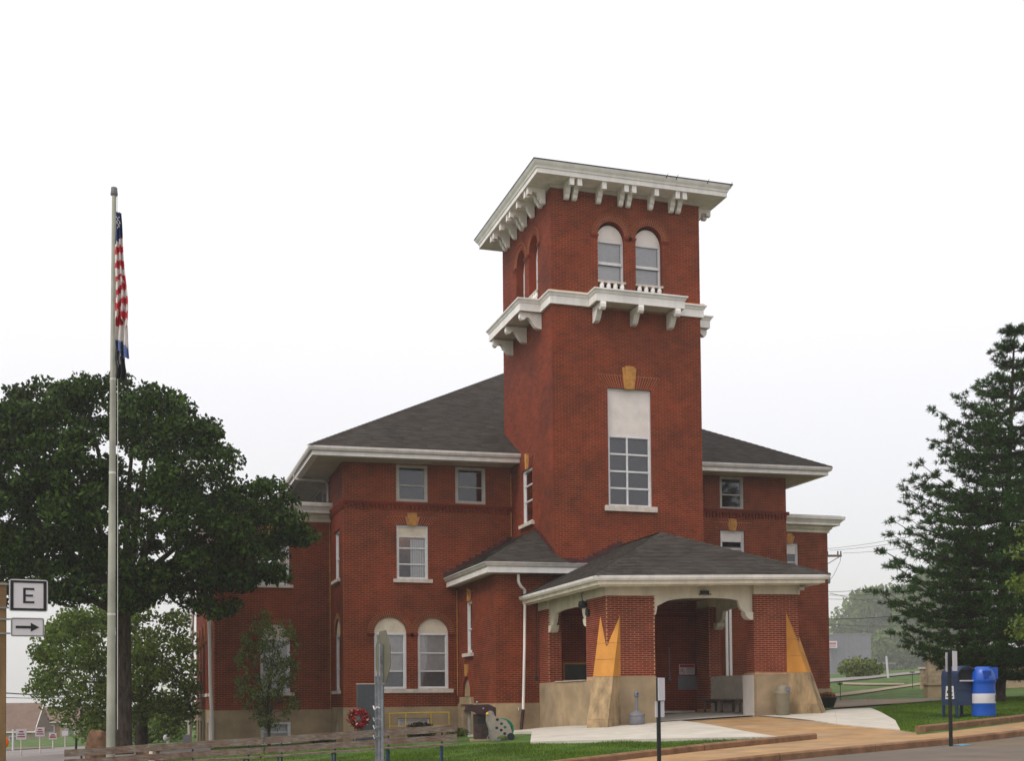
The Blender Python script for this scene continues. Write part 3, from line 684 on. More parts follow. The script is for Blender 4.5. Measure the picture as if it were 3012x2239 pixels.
# downpipe from the left gutter back to the wall
g0 = on_u(863,1395,6.0); m = MB(); m.tube([g0, g0+Vector((.05,.0,-.2)), Vector((7.2, 47.9, 8.96)), Vector((7.36, 48.0, 8.85)), Vector((7.36, 48.0, 7.9))], .05, 8); m.build('downpipe', M_gutter, CH, smooth=True)

# --- wings
def wing(Mw, a0, a1, zf, zc, holes, cornx):
    sheet(SH, Mw, [(a0, zf), (a1, zf), (a1, zc), (a0, zc)], holes); bricks(BR, Mw, a0, a1, zf, zc-.05, holes)
Mw = FV(VW); U0 = 2.857
W1 = dict(a0=4.49, a1=5.77, z0=4.68, z1=6.72, fan=.33, key=True); W2 = dict(a0=4.62, a1=5.79, z0=.38, z1=2.52, arch=True)
W3 = dict(a0=4.62, a1=5.81, z0=-1.68, z1=-.76)
wing(Mw, U0, UL, -.30, 7.28, [W1, W2], 0); fan(FN, Mw, W1); ring(FN, Mw, W2); keystone(Mw, W1, w0=.13, w1=.19, hh=.42)
sheet(SH2, Mw, [(U0-.02, -2.8), (UL, -2.8), (UL, -.30), (U0-.02, -.30)], [W3])
window(Mw, 4.49, 5.77, 4.70, 6.72, rec=.07, rails=(5.4, 6.05), fw=.08, blind=('shade', 4.6, 5.68, 4.8, 5.3)); sill(Mw, 4.36, 5.92, 4.69)
w = window(Mw, 4.62, 5.79, .40, 2.54, rec=.07, rails=(1.1, 1.8), fw=.085, blind=('shade', 4.7, 5.7, .5, 2.5)); archpanel(Mw, 4.62, 5.79, 2.52, 1., .07, w); sill(Mw, 4.45, 5.95, .39)
window(Mw, 4.62, 5.81, -1.68, -.78, rec=.08, rails=(-1.18,), fw=.09, blind=('shade', 4.7, 5.7, -1.6, -.85))
Mwl = FU(U0); sw = []
for i in range(5): sw.append(dict(a0=49.3+i*2.7, a1=50.5+i*2.7, z0=.4, z1=2.7+.0*i, arch=True, dep=.3))
sb = [dict(a0=49.3+i*2.7, a1=50.5+i*2.7, z0=-2.2, z1=-.85, dep=.3) for i in range(5)]
sheet(SH, Mwl, [(VW, -.30), (62.7, -.30), (62.7, 7.28), (VW, 7.28)], sw); bricks(BR, Mwl, VW, 62.7, -.30, 7.2, sw)
sheet(SH2, Mwl, [(VW, -3.2), (62.7, -3.2), (62.7, -.30), (VW, -.30)], sb)
for h in sw:
    w = window(Mwl, h['a0'], h['a1'], .42, 2.7, rec=.22, rails=(1.5,), fw=.08); sill(Mwl, h['a0']-.12, h['a1']+.12, .41, h=.14, out=.08); ring(FN, Mwl, h)
for h in sb: window(Mwl, h['a0'], h['a1'], -2.2, -.85, rec=.2, fr=M_frameg)
sheet(SH, FB(62.7), [(U0, -3), (UL, -3), (UL, 7.3), (U0, 7.3)], [])
def cornice(name, path):
    m = MB(); m.sweep(path, [(0,0),(.06,0),(.08,.10),(.16,.18),(.18,.26),(.20,.27),(.20,.30),(0,.30)]); m.build('bed_mould', M_cream, CH)
    m = MB(); m.sweep(path, [(0,.305),(.42,.305),(.42,.41),(.45,.43),(.50,.50),(.58,.56),(.60,.66),(.60,.70),(0,.72)]); m.build(name, M_white, CH)
cornice('cornice', [(U0,62.7,7.26),(U0,VW,7.26),(UL,VW,7.26)])
m = MB(); m.box(U0-.5,UL,VW-.4,62.7,7.975,8.02); m.build('wing_roof', M_roofb, CH)
UE = 30.42; Mwr = FV(VW); X1 = dict(a0=27.9, a1=28.87, z0=5.1, z1=7.07, fan=.33, key=True)
sheet(SH, Mwr, [(UR, .35), (UE, .35), (UE, 7.62), (UR, 7.62)], [X1]); bricks(BR, Mwr, UR, UE, .40, 7.6, [X1]); fan(FN, Mwr, X1); keystone(Mwr, X1, w0=.13, w1=.19, hh=.42)
sheet(SH2, Mwr, [(UR, -2), (UE, -2), (UE, .40), (UR, .40)], []); _m = MB(); _m.boxm(Mwr, UR, UE+.06, -.06, -.002, -2, .40); _m.build('stucco_plinth', M_found, CH)
window(Mwr, 27.9, 28.87, 5.1, 7.07, rec=.07, rails=(5.7, 6.2), top=6.6, fw=.09)
sheet(SH, FR(UE), [(VW, -2), (62.7, -2), (62.7, 7.6), (VW, 7.6)], []); sheet(SH, FB(62.7), [(UR, -2), (UE, -2), (UE, 7.6), (UR, 7.6)], [])
cornice('cornice', [(UR,VW,7.60),(UE,VW,7.60),(UE,62.7,7.60)]); m = MB(); m.box(UR,UE+.5,VW-.4,62.7,8.31,8.35); m.build('wing_roof', M_roofb, CH)
# downpipes on the far left wing corners
m = MB(); m.tube([(2.66,VW-.12,7.2),(2.66,VW-.12,3.0),(2.70,VW-.12,.6),(2.74,VW-.1,-.2),(2.74,VW-.1,-.62)], .07, 8); m.tube([(2.74,VW-.1,-.6),(2.74,VW-.1,-2.2)], .10, 8); m.build('downpipe', M_gutter, CH, smooth=True)
m = MB(); m.tube([(2.70,62.6,6.0),(2.6,62.3,3.2),(2.62,62.3,.0),(2.5,62.2,-.3),(2.5,62.2,-2.6)], .10, 8); m.build('downpipe', M_gutter, CH, smooth=True)
m = MB(); m.tube([(7.36,VM-.06,F0),(7.36,VM-.06,0)], .01, 4)
# vertical hairline conduits in the corners
for x, y, z0, z1 in ((UL-.04, VW-.04, -.3, 7.2), (UT-.05, VM-.05, 6.5, 9.0), (UB-.05, VM-.05, .2, 4.3)):
    m = MB(); m.tube([(x,y,z0),(x,y,z1)], .018, 6); m.build('conduit', M_key, CH)

# --- stair bay in the corner between main block and tower
Mb, Mbl = FV(VB), FU(UB); ZF = -.10
y1 = dict(a0=42.72, a1=43.46, z0=1.78, z1=3.76, fan=.32, key=True, dep=.14); y2 = dict(a0=42.85, a1=43.95, z0=-1.4, z1=-.36, dep=.3); yn = dict(a0=42.9, a1=43.95, z0=-.1, z1=.16, arch=True, k=1.5, ring=.1, dep=.08)
sheet(SH, Mb, [(UB, ZF), (UT, ZF), (UT, 4.6), (UB, 4.6)], []); bricks(BR, Mb, UB, UT, ZF, 4.5, [])
sheet(SH, Mbl, [(VB, ZF), (VM, ZF), (VM, 4.6), (VB, 4.6)], [y1, yn]); bricks(BR, Mbl, VB, VM, ZF, 4.5, [y1, yn]); fan(FN, Mbl, y1); keystone(Mbl, y1, w0=.11, w1=.15, hh=.45)
sheet(SH2, Mb, [(UB-.03, -2), (UT, -2), (UT, ZF), (UB-.03, ZF)], []); _m = MB(); _m.boxm(Mb, UB-.03, UT, -.03, -.002, -2, ZF); _m.build('stucco_plinth', M_found, CH); sheet(SH2, FU(UB-.03), [(VB, -2.3), (VM, -2.3), (VM, ZF), (VB, ZF)], [y2])
window(Mbl, 42.72, 43.46, 1.80, 3.76, rec=.06, fw=.10, rails=(2.7,), blind=('shade', 42.8, 43.4, 1.9, 3.7)); sill(Mbl, 42.5, 43.7, 1.79, h=.13, out=.14)
window(FU(UB-.03), 42.85, 43.95, -1.4, -.36, rec=.2, fr=M_frameg, label='small dark basement window with a broken pane below the pointed niche')
m = MB(); m.boxm(Mbl, 42.55, 44.25, -.10, 0, -.14, .14); m.boxm(Mbl, 42.9, 43.95, .03, .07, -.1, .16)
c = 43.42; r = .525; p = [(c-r, .14), (c+r, .14)]+[(c+r*math.cos(math.pi*i/12), .16+1.5*r*math.sin(math.pi*i/12)) for i in range(13)]
m.prism([Mbl(a, .03, z) for a, z in p], [Mbl(a, .08, z) for a, z in p]); m.build('pointed_niche', M_found, CH)
m = MB()
for i in range(16):
    t0, t1 = math.pi*i/16, math.pi*(i+1)/16
    q = [(c+R*math.cos(t), .16+1.5*R*math.sin(t)) for R, t in ((r,t0),(r+.09,t0),(r+.09,t1),(r,t1))]; m.prism([Mbl(a, -.05, z) for a, z in q], [Mbl(a, 0, z) for a, z in q])
m.build('niche_hood', M_brick, CH); m = MB(); q = [(c-.13,.92),(c+.13,.92),(c+.17,1.38),(c-.17,1.38)]; m.prism([Mbl(a,-.08,z) for a, z in q], [Mbl(a,0,z) for a, z in q]); m.build('keystone', M_key, CH)
zb = 4.42; bp = [(11.46, VM-.0, zb), (11.46, 39.05, zb), (14.98, 39.05, zb+.03), (14.98, VT-.01, zb+.03)]
m = MB(); m.sweep(bp, [(0,0),(0,.20),(-.2,.20),(-.2,0)]); m.build('fascia', M_white, CH)
m = MB(); m.sweep(bp, [(.001,.205),(.03,.205),(.06,.24),(.09,.30),(.12,.33),(.12,.36),(.001,.37)]); m.build('gutter', M_gutter, CH)
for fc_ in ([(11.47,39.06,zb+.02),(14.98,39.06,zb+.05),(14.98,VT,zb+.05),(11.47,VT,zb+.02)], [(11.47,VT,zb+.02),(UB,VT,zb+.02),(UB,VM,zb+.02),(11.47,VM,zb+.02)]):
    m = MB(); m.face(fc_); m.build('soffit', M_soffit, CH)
ze = zb+.37; A1 = (UT, 42.0, 6.39); A2 = (UT, VM, 6.39)
shingles('shingles', [(11.34, 38.93, ze), (UT, 38.93, ze), A1]); shingles('shingles', [(11.34, VM, ze), (11.34, 38.93, ze), A1, A2])
shingles('shingles', [(UT, 38.93, ze), (15.08, 38.93, ze), (15.08, VT, ze+.03), (UT, VT, ze+.42)])
ridge('hip_cap', (11.34, 38.93, ze), A1, .1)
m = MB(); z = ze
for i in range(11):                                          # stepped flashing where the little roof meets the walls
    a = 11.34+(UT-11.34)*i/11; b_ = 11.34+(UT-11.34)*(i+1)/11; zz = ze+(6.39-ze)*(i+1)/11
    m = MB(); m.boxm(Mm, a, b_+.004, -.035, -.013, zz-.18, zz+.10); m.build('flashing_step', M_flash, CH)
for i in range(12):
    a = 38.95+(42.0-38.95)*i/12
    if a+.26 > VT: zz = ze+(6.39-ze)*(i+1)/12; m = MB(); m.boxm(Ml, max(a, VT-.012), a+.252, -.035, -.013, zz-.2, zz+.07); m.build('flashing_step', M_flash, CH)
m = MB(); m.boxm(Mf, UT-.03, 15.1, -.037, -.013, 4.75, 5.06); m.build('flashing', M_flash, CH)
# its downpipe
m = MB(); dp = [on_v(1525,1690,39.30), on_v(1525,1712,39.30), on_v(1532,1726,39.36), on_v(1543,1736,39.5), on_v(1544,1760,39.55), on_v(1543,1900,39.55), on_v(1539,2090,39.55)]
m.tube(dp, .052, 10); m.build('downpipe', M_white, CH, smooth=True)
m = MB(); m.tube([dp[-1]+Vector((0,0,.02)), on_v(1533,2150,39.53)], .06, 8); m.build('cast_iron_shoe', M_maroon, CH)
m = MB(); m.tube([on_v(1524,2087,39.6), on_v(1525,2083,39.4), on_v(1527,2092,39.35)], .03, 6); m.build('tap', M_galv, CH)

# --- entrance porch
def pier_front(M, a0, a1, z0, z1, single):
    bw, bh, j = .256, .0648, .0145
    if not single: bricks(BR2, M, a0, a1, z0, z1, [], bw=bw, bh=bh, joint=j); return
    cache = {}; k = math.floor(z0/bh); z = k*bh; row = k
    while z < z1:
        lo, hi = max(z+j/2, z0), min(z+bh-j/2, z1)
        if hi-lo > .012:
            i = math.floor((a0-(row % 2)*bw/2)/bw)
            while True:
                s = (row % 2)*bw/2+i*bw; i += 1
                if s >= a1: break
                b0, b1 = max(s+j/2, a0), min(s+bw-j/2, a1)
                if b1-b0 < .03: continue
                key = (round(b1-b0, 2), round(hi-lo, 3))
                if key not in cache:
                    b = MB(); brickbox(b, lambda a, n, q: (a, n, q), -(b1-b0)/2, (b1-b0)/2, 0, hi-lo)
                    me = bpy.data.meshes.new('brick'); me.from_pydata(b.v, [], b.f); me.materials.append(M_brick2); cache[key] = me
                o = bpy.data.objects.new('brick', cache[key]); C.objects.link(o); o.parent = CH
                p = M((b0+b1)/2, random.uniform(-.0015, .0015), lo); o.location = (p[0]-CH.location.x, p[1]-CH.location.y, p[2]-CH.location.z)
        z += bh; row += 1
PS = MB()                                                   # porch mortar sheets
VB2 = 38.71
for (x0, x1, y0, y1, za, zb_) in ((13.54,15.14,33.4,33.91,.6,3.2), (13.54,14.02,33.91,35.09,.6,3.2), (13.54,14.02,VB2,VT-.02,-.6,3.2),
                                  (18.57,20.16,33.4,33.91,.6,3.33), (19.68,20.16,33.91,35.09,.6,3.33), (19.68,20.16,VB2,VT-.02,-.6,3.33)):
    PS = MB(); PS.box(x0, x1, y0, y1, za, zb_); PS.build('pier', M_mortar2, CH)
pier_front(FV(33.4), 13.54, 15.14, .71, 3.15, True)
pier_front(FV(33.4), 18.57, 20.16, .81, 3.30, False)
for M, a0, a1, z0, z1 in ((FU(13.54),33.4,35.09,.71,3.15),(FU(13.54),VB2,VT-.02,.6,3.15),(FV(VB2),13.54,14.02,.0,3.15),(FU(18.57),33.4,33.91,.81,3.3),(FU(19.68),33.91,35.09,.7,3.3),
                          (FV(VB2),19.68,20.16,-.4,3.3),(FU(19.68),VB2,VT-.02,-.4,3.3),(FR(20.16),33.4,35.09,.81,3.3),(FV(VT-.014),13.6,20.05,-.5,3.3)):
    bricks(BR2, M, a0, a1, z0, z1, [], bw=.256, bh=.0648, joint=.0145)
# low stucco walls
def rbox(name, x0, x1, y0, y1, z0, z1, m_, r=.03, parent=CH, label=None):
    bm = bmesh.new(); bmesh.ops.create_cube(bm, size=1.)
    for v in bm.verts: v.co = Vector((x0+(v.co.x+.5)*(x1-x0), y0+(v.co.y+.5)*(y1-y0), z0+(v.co.z+.5)*(z1-z0)))
    bmesh.ops.bevel(bm, geom=[e for e in bm.edges if max(v.co.z for v in e.verts) > z1-1e-4 or abs(e.verts[0].co.z-e.verts[1].co.z) > 1e-4], offset=r, segments=2, affect='EDGES')
    off = Vector((0,0,0)); p = parent
    while p is not None: off += p.location; p = p.parent
    for v in bm.verts: v.co -= off
    me = bpy.data.meshes.new(name); bm.to_mesh(me); bm.free(); me.materials.append(m_); o = bpy.data.objects.new(name, me); C.objects.link(o); o.parent = parent
    if label: o['label'] = label
    return o
rbox('pier_base', 13.50, 15.17, 33.36, 34.10, -1.5, .70, M_found, .02); rbox('low_wall', 13.50, 14.05, 34.10, VB-.04, -1.7, .60, M_found, .03)
rbox('pier_base', 18.54, 20.20, 33.36, 34.19, -1.2, .80, M_found, .05); rbox('low_wall', 19.72, 20.20, 34.19, VT-.02, -1.2, .79, M_soffit, .03)
m = MB(); m.face([(18.535,33.42,-.6),(18.535,34.15,-.6),(18.535,34.15,.73),(18.535,33.42,.73)]); m.build('whitewashed_end', M_gutter, CH)
m = MB(); m.box(13.46,14.0,35.1,37.9,.602,.625); m.build('coping', M_sill, CH)
# diagonal buttresses, ochre above and stucco below
def buttress(cx, cy, sg, zn, zs, zbot):
    C0 = Vector((cx, cy, 0)); d = Vector((sg*.70711, -.70711, 0)); pp = Vector((.70711, sg*.70711, 0)); w = .325; sl = 3.06; back = .34
    Z = lambda s: zn-sl*s
    def slab(z0, z1, nm, mt, ins=0.):
        s0 = (zn-z0)/sl; s1 = (zn-z1)/sl; q = w-ins
        a = [C0+d*(-back), C0+d*(s0-ins), C0+d*(s1-ins)]
        m = MB(); P_ = []
        for k in (-1, 1):
            o = pp*q*k
            P_.append([a[0]+o+Vector((0,0,z0)), a[1]+o+Vector((0,0,z0)), a[2]+o+Vector((0,0,z1)), a[0]+o+Vector((0,0,z1))])
        m.prism(P_[0], P_[1]); return m.build(nm, mt, CH)
    zt = Z(-back+.01)
    cuts = [zs, zs+(zt-zs)*.27, zs+(zt-zs)*.53, zt]
    for i in range(3): slab(cuts[i]+(.006 if i else 0), cuts[i+1]-.006, 'ochre_buttress_block', M_gold)
    slab(zbot+.55, zs-.008, 'stucco_buttress_block', M_butt, -.008); slab(zbot, zbot+.542, 'stucco_buttress_block', M_butt, -.008)
    slab(zbot, zt-.02, 'buttress_core', M_butt, .012)
buttress(13.54, 33.40, -1, 1.60, .69, -1.15); buttress(20.16, 33.40, 1, 1.76, .80, -.78)
# fascia boards, arches and brackets
def amir(px):
    q = [on_v(x, y, 33.62) for x, y in px]; return [(p.x, p.z) for p in q]
RB = amir([(2069.5,1762),(2100,1762.3),(2130,1764),(2155,1767),(2175,1771),(2177,1783),(2183,1797),(2192,1806),(2197,1813),(2199,1817),(2218,1818)])
cxm = (15.14+18.57)/2; hw = (18.57-15.14)/2; R_ = [((a-RB[0][0])/(RB[-1][0]-RB[0][0]), z) for a, z in RB]
def archboard(M, a0, a1, dz0, dz1, ztop, name='arch_board', th=.13, left_taper=False):
    c = (a0+a1)/2; h = (a1-a0)/2; tz = lambda a: dz0+(dz1-dz0)*(a-a0)/(a1-a0)
    Lf = [(c-h*f, z) for f, z in reversed(R_)]
    if left_taper: Lf = [(a0, R_[-1][1]+.0), (a0+.10, R_[-1][1]+.10), (a0+.13, R_[-1][1]+.24), (a0+.14, R_[-1][1]+.34)]+[q for q in Lf if q[1] > R_[-1][1]+.40]
    low = Lf+[(c+h*f, z) for f, z in R_[1:]]
    low = [(a, z+tz(a)) for a, z in low]; ol = low+[(a1, ztop+tz(a1)), (a0, ztop+tz(a0))]
    m = MB(); m.prism([M(a, 0, z) for a, z in ol], [M(a, th, z) for a, z in ol]); o = m.build(name, M_cream, CH)
    for s in ((1,) if left_taper else (-1, 1)):             # rounded bracket feet, deeper than the board
        b = MB(); x = c+s*h; z = R_[-1][1]+tz(x); pf_ = [(0,.12),(0,-.13),(.10,-.13),(.20,-.08),(.27,.0),(.30,.12)]
        b.prism([M(x-s*q0, -.06, z+q1) for q0, q1 in pf_], [M(x-s*q0, th+.10, z+q1) for q0, q1 in pf_]); b.build('bracket_foot', M_cream, CH)
    t = MB(); k = 30                                         # dentils under the eave and down both sides
    for i in range(k): x = a0+.12+(a1-a0-.24)*i/k; t.boxm(M, x, x+.05, -.045, 0, ztop-.10+tz(x), ztop-.02+tz(x))
    for s in (-1, 1):
        for i in range(16): zz = R_[-1][1]+.16+i*.085; x = c+s*(h-.055); t.boxm(M, x-.03, x+.03, -.045, 0, zz+tz(x), zz+.045+tz(x))
    t.build('dentils', M_cream, CH, kind='stuff'); return o
archboard(FV(33.50), 15.14, 18.57, -.03, .05, 3.62, left_taper=True)
archboard(FU(13.60), 35.09, 38.71, -.10, -.10, 3.66)
archboard(FR(20.10), 35.09, 38.71, .05, .05, 3.66)
def beam(M, a0, a1, n0, n1, z0a, z0b, z1a, z1b):
    m = MB(); m.prism([M(a0,n0,z0a), M(a1,n0,z0b), M(a1,n0,z1b), M(a0,n0,z1a)], [M(a0,n1,z0a), M(a1,n1,z0b), M(a1,n1,z1b), M(a0,n1,z1a)]); return m.build('porch_beam', M_cream, CH)
beam(FV(33.36), 13.50, 15.16, 0, .5, 3.152, 3.19, 3.66, 3.70); beam(FV(33.36), 18.56, 20.2, 0, .5, 3.28, 3.305, 3.78, 3.82)
beam(FU(13.50), 33.87, 35.11, 0, .48, 3.152, 3.152, 3.66, 3.66); beam(FU(13.50), 38.69, VT-.05, 0, .48, 3.152, 3.152, 3.66, 3.66)
beam(FR(20.2), 33.87, 35.11, 0, .48, 3.30, 3.30, 3.8, 3.8); beam(FR(20.2), 38.69, VT-.05, 0, .48, 3.30, 3.30, 3.8, 3.8)
pe = [(12.92, VT-.03, 3.39), (12.92, 32.52, 3.39), (20.60, 32.52, 3.60), (20.60, VT-.03, 3.60)]
m = MB(); m.sweep(pe, [(0,0),(0,.11),(-.2,.11),(-.2,0)]); m.sweep(pe, [(-.22,-.04),(-.12,-.04),(-.12,0),(-.22,0)]); m.build('fascia', M_cream, CH)
m = MB(); m.sweep(pe, [(.001,.115),(.08,.12),(.12,.18),(.13,.25),(.10,.265),(.001,.265)]); m.build('gutter', M_white, CH)
m = MB(); m.face([(12.93,32.53,3.41),(20.59,32.53,3.62),(20.59,VT,3.62),(12.93,VT,3.41)]); m.build('porch_ceiling', mat('porch_ceiling_shaded', (.30,.27,.22), .8, .1), CH)  # soffit colour darkened here to deepen the shade inside the porch
c0, c1, A1, A2 = (12.80,32.40,3.655), (20.72,32.40,3.87), (16.78,36.45,5.60), (16.78,VT,5.60)
shingles('shingles', [c0, c1, A1]); shingles('shingles', [(12.80,VT,3.655), c0, A1, A2]); shingles('shingles', [c1, (20.72,VT,3.87), A2, A1])
ridge('hip_cap', c0, A1, .12); ridge('hip_cap', c1, A1, .12); ridge('hip_cap', A1, A2, .12)
m = MB()
for i in range(13):
    a = 14.3+(16.78-14.3)*i/13; zz = 3.655+(5.60-3.655)*(a+.2-12.8)/3.98; m = MB(); m.boxm(Mf, a, a+.188, -.05, -.013, zz-.22, zz+.14); m.build('flashing_step', M_flash, CH)
m = MB()
for f in (.35, .58, .8): q = Vector((14.4+2.2*f, VT-.08, 3.75+1.1*f+.22)); m.box(q.x-.16, q.x+.16, q.y-.03, q.y+.03, q.z-.02, q.z+.03)
m.build('flashing_clip', M_sill, CH)
# porch interior
m = MB(); m.boxm(Mf, 16.2, 17.6, -.06, -.02, -.5, 2.4); m.build('entrance_door', M_dark, CH)
m = MB(); m.boxm(Mf, 16.05, 17.75, -.09, -.062, -.52, 2.55); m.build('door_frame', M_frameg, CH)
m = MB(); m.boxm(Mf, 18.10, 19.55, -.12, -.02, -.52, -.44); m.build('door_sill', M_sill, CH)
m = MB(); q = on_v(1968, 1905, VT-.1); m.tube([q, on_v(1970, 1998, VT-.1)], .02, 6); m.tube([on_v(1970, 1994, VT-.1), on_v(1970, 2003, VT-.1)], .05, 8); m.build('door_pull_cord', M_grey, CH)
m = MB(); m.boxm(Mf, 18.92, 19.67, -.05, -.016, .33, .84); m.build('wall_plaque', M_grey, CH, label='blank grey stone plaque')
for x in (2136, 2147):
    q = on_v(x, 1800, VM-.1); m = MB(); m.box(q.x-.055, q.x+.055, q.y-.04, q.y+.04, -.7, 6.); m.build('downpipe', M_white, CH)
b_ = MB()
q = on_v(2075, 1742, 33.4); b_.box(q.x-.13, q.x+.13, q.y, q.y+.14, q.z-.06, q.z+.04); b_.box(q.x-.18, q.x+.18, q.y-.06, q.y+.1, q.z-.085, q.z-.06); b_.tube([q+Vector((0,.1,0)), q+Vector((.1,.16,.16))], .012, 5); b_.build('flood_light', M_black, CH)
b_ = MB(); q = on_u(1713, 1780, 13.40); b_.lathe(q, [(.03,.13),(.12,.10),(.14,-.02),(.11,-.10),(.02,-.12)], 12); b_.tube([q+Vector((0,0,.1)), q+Vector((.0,.05,.35)), q+Vector((.08,.1,.38))], .014, 5); b_.build('security_lamp', M_black, CH)
b_ = MB(); q = on_u(1728, 1803, 13.47); b_.lathe(q, [(.02,.12),(.07,.1),(.08,-.08),(.02,-.12)], 10); b_.build('alarm_bell', M_black, CH)
b_ = MB(); q = on_v(2352, 1735, 33.2); b_.tube([q+Vector((-.02,.2,-.05)), q+Vector((-.05,.0,-.12)), q], .018, 6); b_.box(q.x-.04, q.x+.14, q.y-.06, q.y+.04, q.z-.02, q.z+.07); b_.build('camera_bracket', M_gutter, CH)
b_ = MB(); b_.tube([on_u(1578, 1775, 13.2), on_u(1578, 1995, 13.2)], .02, 6); q = on_u(1578, 1998, 13.2); b_.box(q.x-.05, q.x+.05, q.y-.04, q.y+.04, q.z-.08, q.z+.08); b_.build('cable_conduit', M_black, CH)
b_ = MB(); q = on_v(1700, 1980, VT-.04); b_.box(q.x-.5, q.x+.5, q.y-.01, q.y+.03, q.z-.25, q.z+.30); b_.build('notice_case', M_black, CH); b_ = MB(); b_.box(q.x-.56, q.x+.56, q.y-.005, q.y+.035, q.z-.31, q.z+.36); b_.build('notice_case_frame', M_key, CH)

BR.build('brickwork', M_brick, CH, kind='stuff'); BR2.build('porch_brickwork', M_brick2, CH, kind='stuff')
FN.build('brick_arches', M_brick, CH, kind='stuff'); LM.build('label_mould', mat('label_mould_brick', (.26,.085,.03), .85, .2, 4.), CH, kind='stuff'); FM.build('arch_mortar', mat('arch_mortar', (.45,.22,.11), .9, .2, 3.), CH, kind='stuff')

# ------------------------------------------------------------------ things on and around the porch
def child(mb, name, matl, par, smooth=False, label=None, kind=None):
    me = bpy.data.meshes.new(name); me.from_pydata(mb.v, [], mb.f); me.materials.append(matl)
    if smooth:
        me.polygons.foreach_set('use_smooth', [True]*len(me.polygons))
        try: me.set_sharp_from_angle(angle=math.radians(42))
        except Exception: pass
    o = bpy.data.objects.new(name, me); C.objects.link(o); o.parent = par
    if label: o['label'] = label
    if kind: o['kind'] = kind
    return o
def text_mesh(s, size, matl, parent, M, ext=.004, name='lettering', align='CENTER', bold=0.):
    cu = bpy.data.curves.new(name, 'FONT'); cu.body = s; cu.size = size; cu.align_x = align; cu.align_y = 'CENTER'; cu.extrude = ext; cu.offset = bold; cu.resolution_u = 3
    o = bpy.data.objects.new(name, cu); C.objects.link(o); dg = bpy.context.evaluated_depsgraph_get()
    me = bpy.data.meshes.new_from_object(o.evaluated_get(dg)); bpy.data.objects.remove(o); bpy.data.curves.remove(cu)
    me.transform(M); me.materials.clear(); me.materials.append(matl); r = bpy.data.objects.new(name, me); C.objects.link(r); r.parent = parent; return r
ZUP = Matrix.Rotation(math.pi/2, 4, 'X')                    # text plane: X right, Z up, facing -Y
def TM(x, y, z): return Matrix.Translation((x, y, z)) @ ZUP

sg_ = empty('notice_sign', (19.28, VT-.05, 1.075), 'small white notice with a red header and a crossed-out symbol on the porch wall', 'sign')
m = MB(); m.box(-.31,.31,-.01,.008,-.19,.19); child(m, 'board', M_signw, sg_)
m = MB(); m.box(-.29,.29,-.016,-.0105,.07,.175)
child(m, 'header', M_red, sg_); text_mesh('NO SMOKING', .075, mat('dark_red_ink', (.16,.01,.02), .6), sg_, TM(0,-.018,.122), ext=.001)
m = MB(); n = 20
for i in range(n):
    t0, t1 = 2*math.pi*i/n, 2*math.pi*(i+1)/n; m.face([(-.18+R*math.cos(t), -.014, -.065+R*math.sin(t)) for R, t in ((.085,t0),(.105,t0),(.105,t1),(.085,t1))])
m.face([(-.25,-.0145,-.005),(-.235,-.0145,.01),(-.11,-.0145,-.125),(-.125,-.0145,-.14)]); child(m, 'prohibition_ring', M_red, sg_)
m = MB(); m.box(-.235,-.13,-.0135,-.0105,-.078,-.055); m.box(-.2,-.17,-.0136,-.0106,-.05,.0); child(m, 'cigarette_symbol', M_signb, sg_)
m = MB()
for i in range(4): m.box(-.04,.27,-.0125,-.0105,.03-i*.05,.05-i*.05)
child(m, 'small_print', M_grey, sg_)

pb = empty('porch_bench', (19.45, 36.3, H(19.4, 36.)+.095), 'dark slatted bench against the low wall inside the entrance porch', 'bench')
hb = .46
for i in range(3): m = MB(); m.box(-.28+i*.19,-.28+i*.19+.17,-2.0,2.1,hb-.05,hb); child(m, 'seat_slat', M_wood, pb)
for y in (-1.9,-.65,.65,1.95):
    for x in (-.24,.2): m = MB(); m.box(x,x+.06,y-.04,y+.04,0,hb-.05); child(m, 'leg', M_wood, pb)
    m = MB(); m.box(-.26,.27,y-.03,y+.03,hb-.13,hb-.051); child(m, 'crossbar', M_wood, pb)

q = on_v(1873, 2137, 32.95); q.z = H(q.x, q.y); ash = empty('cigarette_receptacle', (q.x, q.y, q.z+.075), 'grey bell-shaped cigarette bin with a tall neck in front of the stucco wall', 'ash bin')
m = MB(); m.lathe((0,0,0), [(.235,0),(.245,.02),(.235,.22),(.228,.24),(.238,.26),(.232,.30),(.19,.345),(.10,.39),(.065,.42)], 24); child(m, 'bin', M_grey, ash, True)
m = MB(); m.lathe((0,0,0), [(.060,.40),(.052,.55),(.046,.80),(.048,.83)], 16); child(m, 'neck', M_grey, ash, True)
m = MB(); m.lathe((0,0,0), [(.05,.83),(.075,.85),(.082,.90),(.08,.96),(.06,1.0),(.03,1.01)], 16); child(m, 'cap', M_grey, ash, True)
m = MB(); m.lathe((.0,0,0), [(.025,.905),(.028,.94),(.01,.95)], 10); m.v = [(v[0]+.0, v[1]-.075, v[2]) for v in m.v]; child(m, 'port', M_dark, ash)
m = MB(); m.box(.225,.26,-.02,.02,.25,.31); child(m, 'latch', M_black, ash)

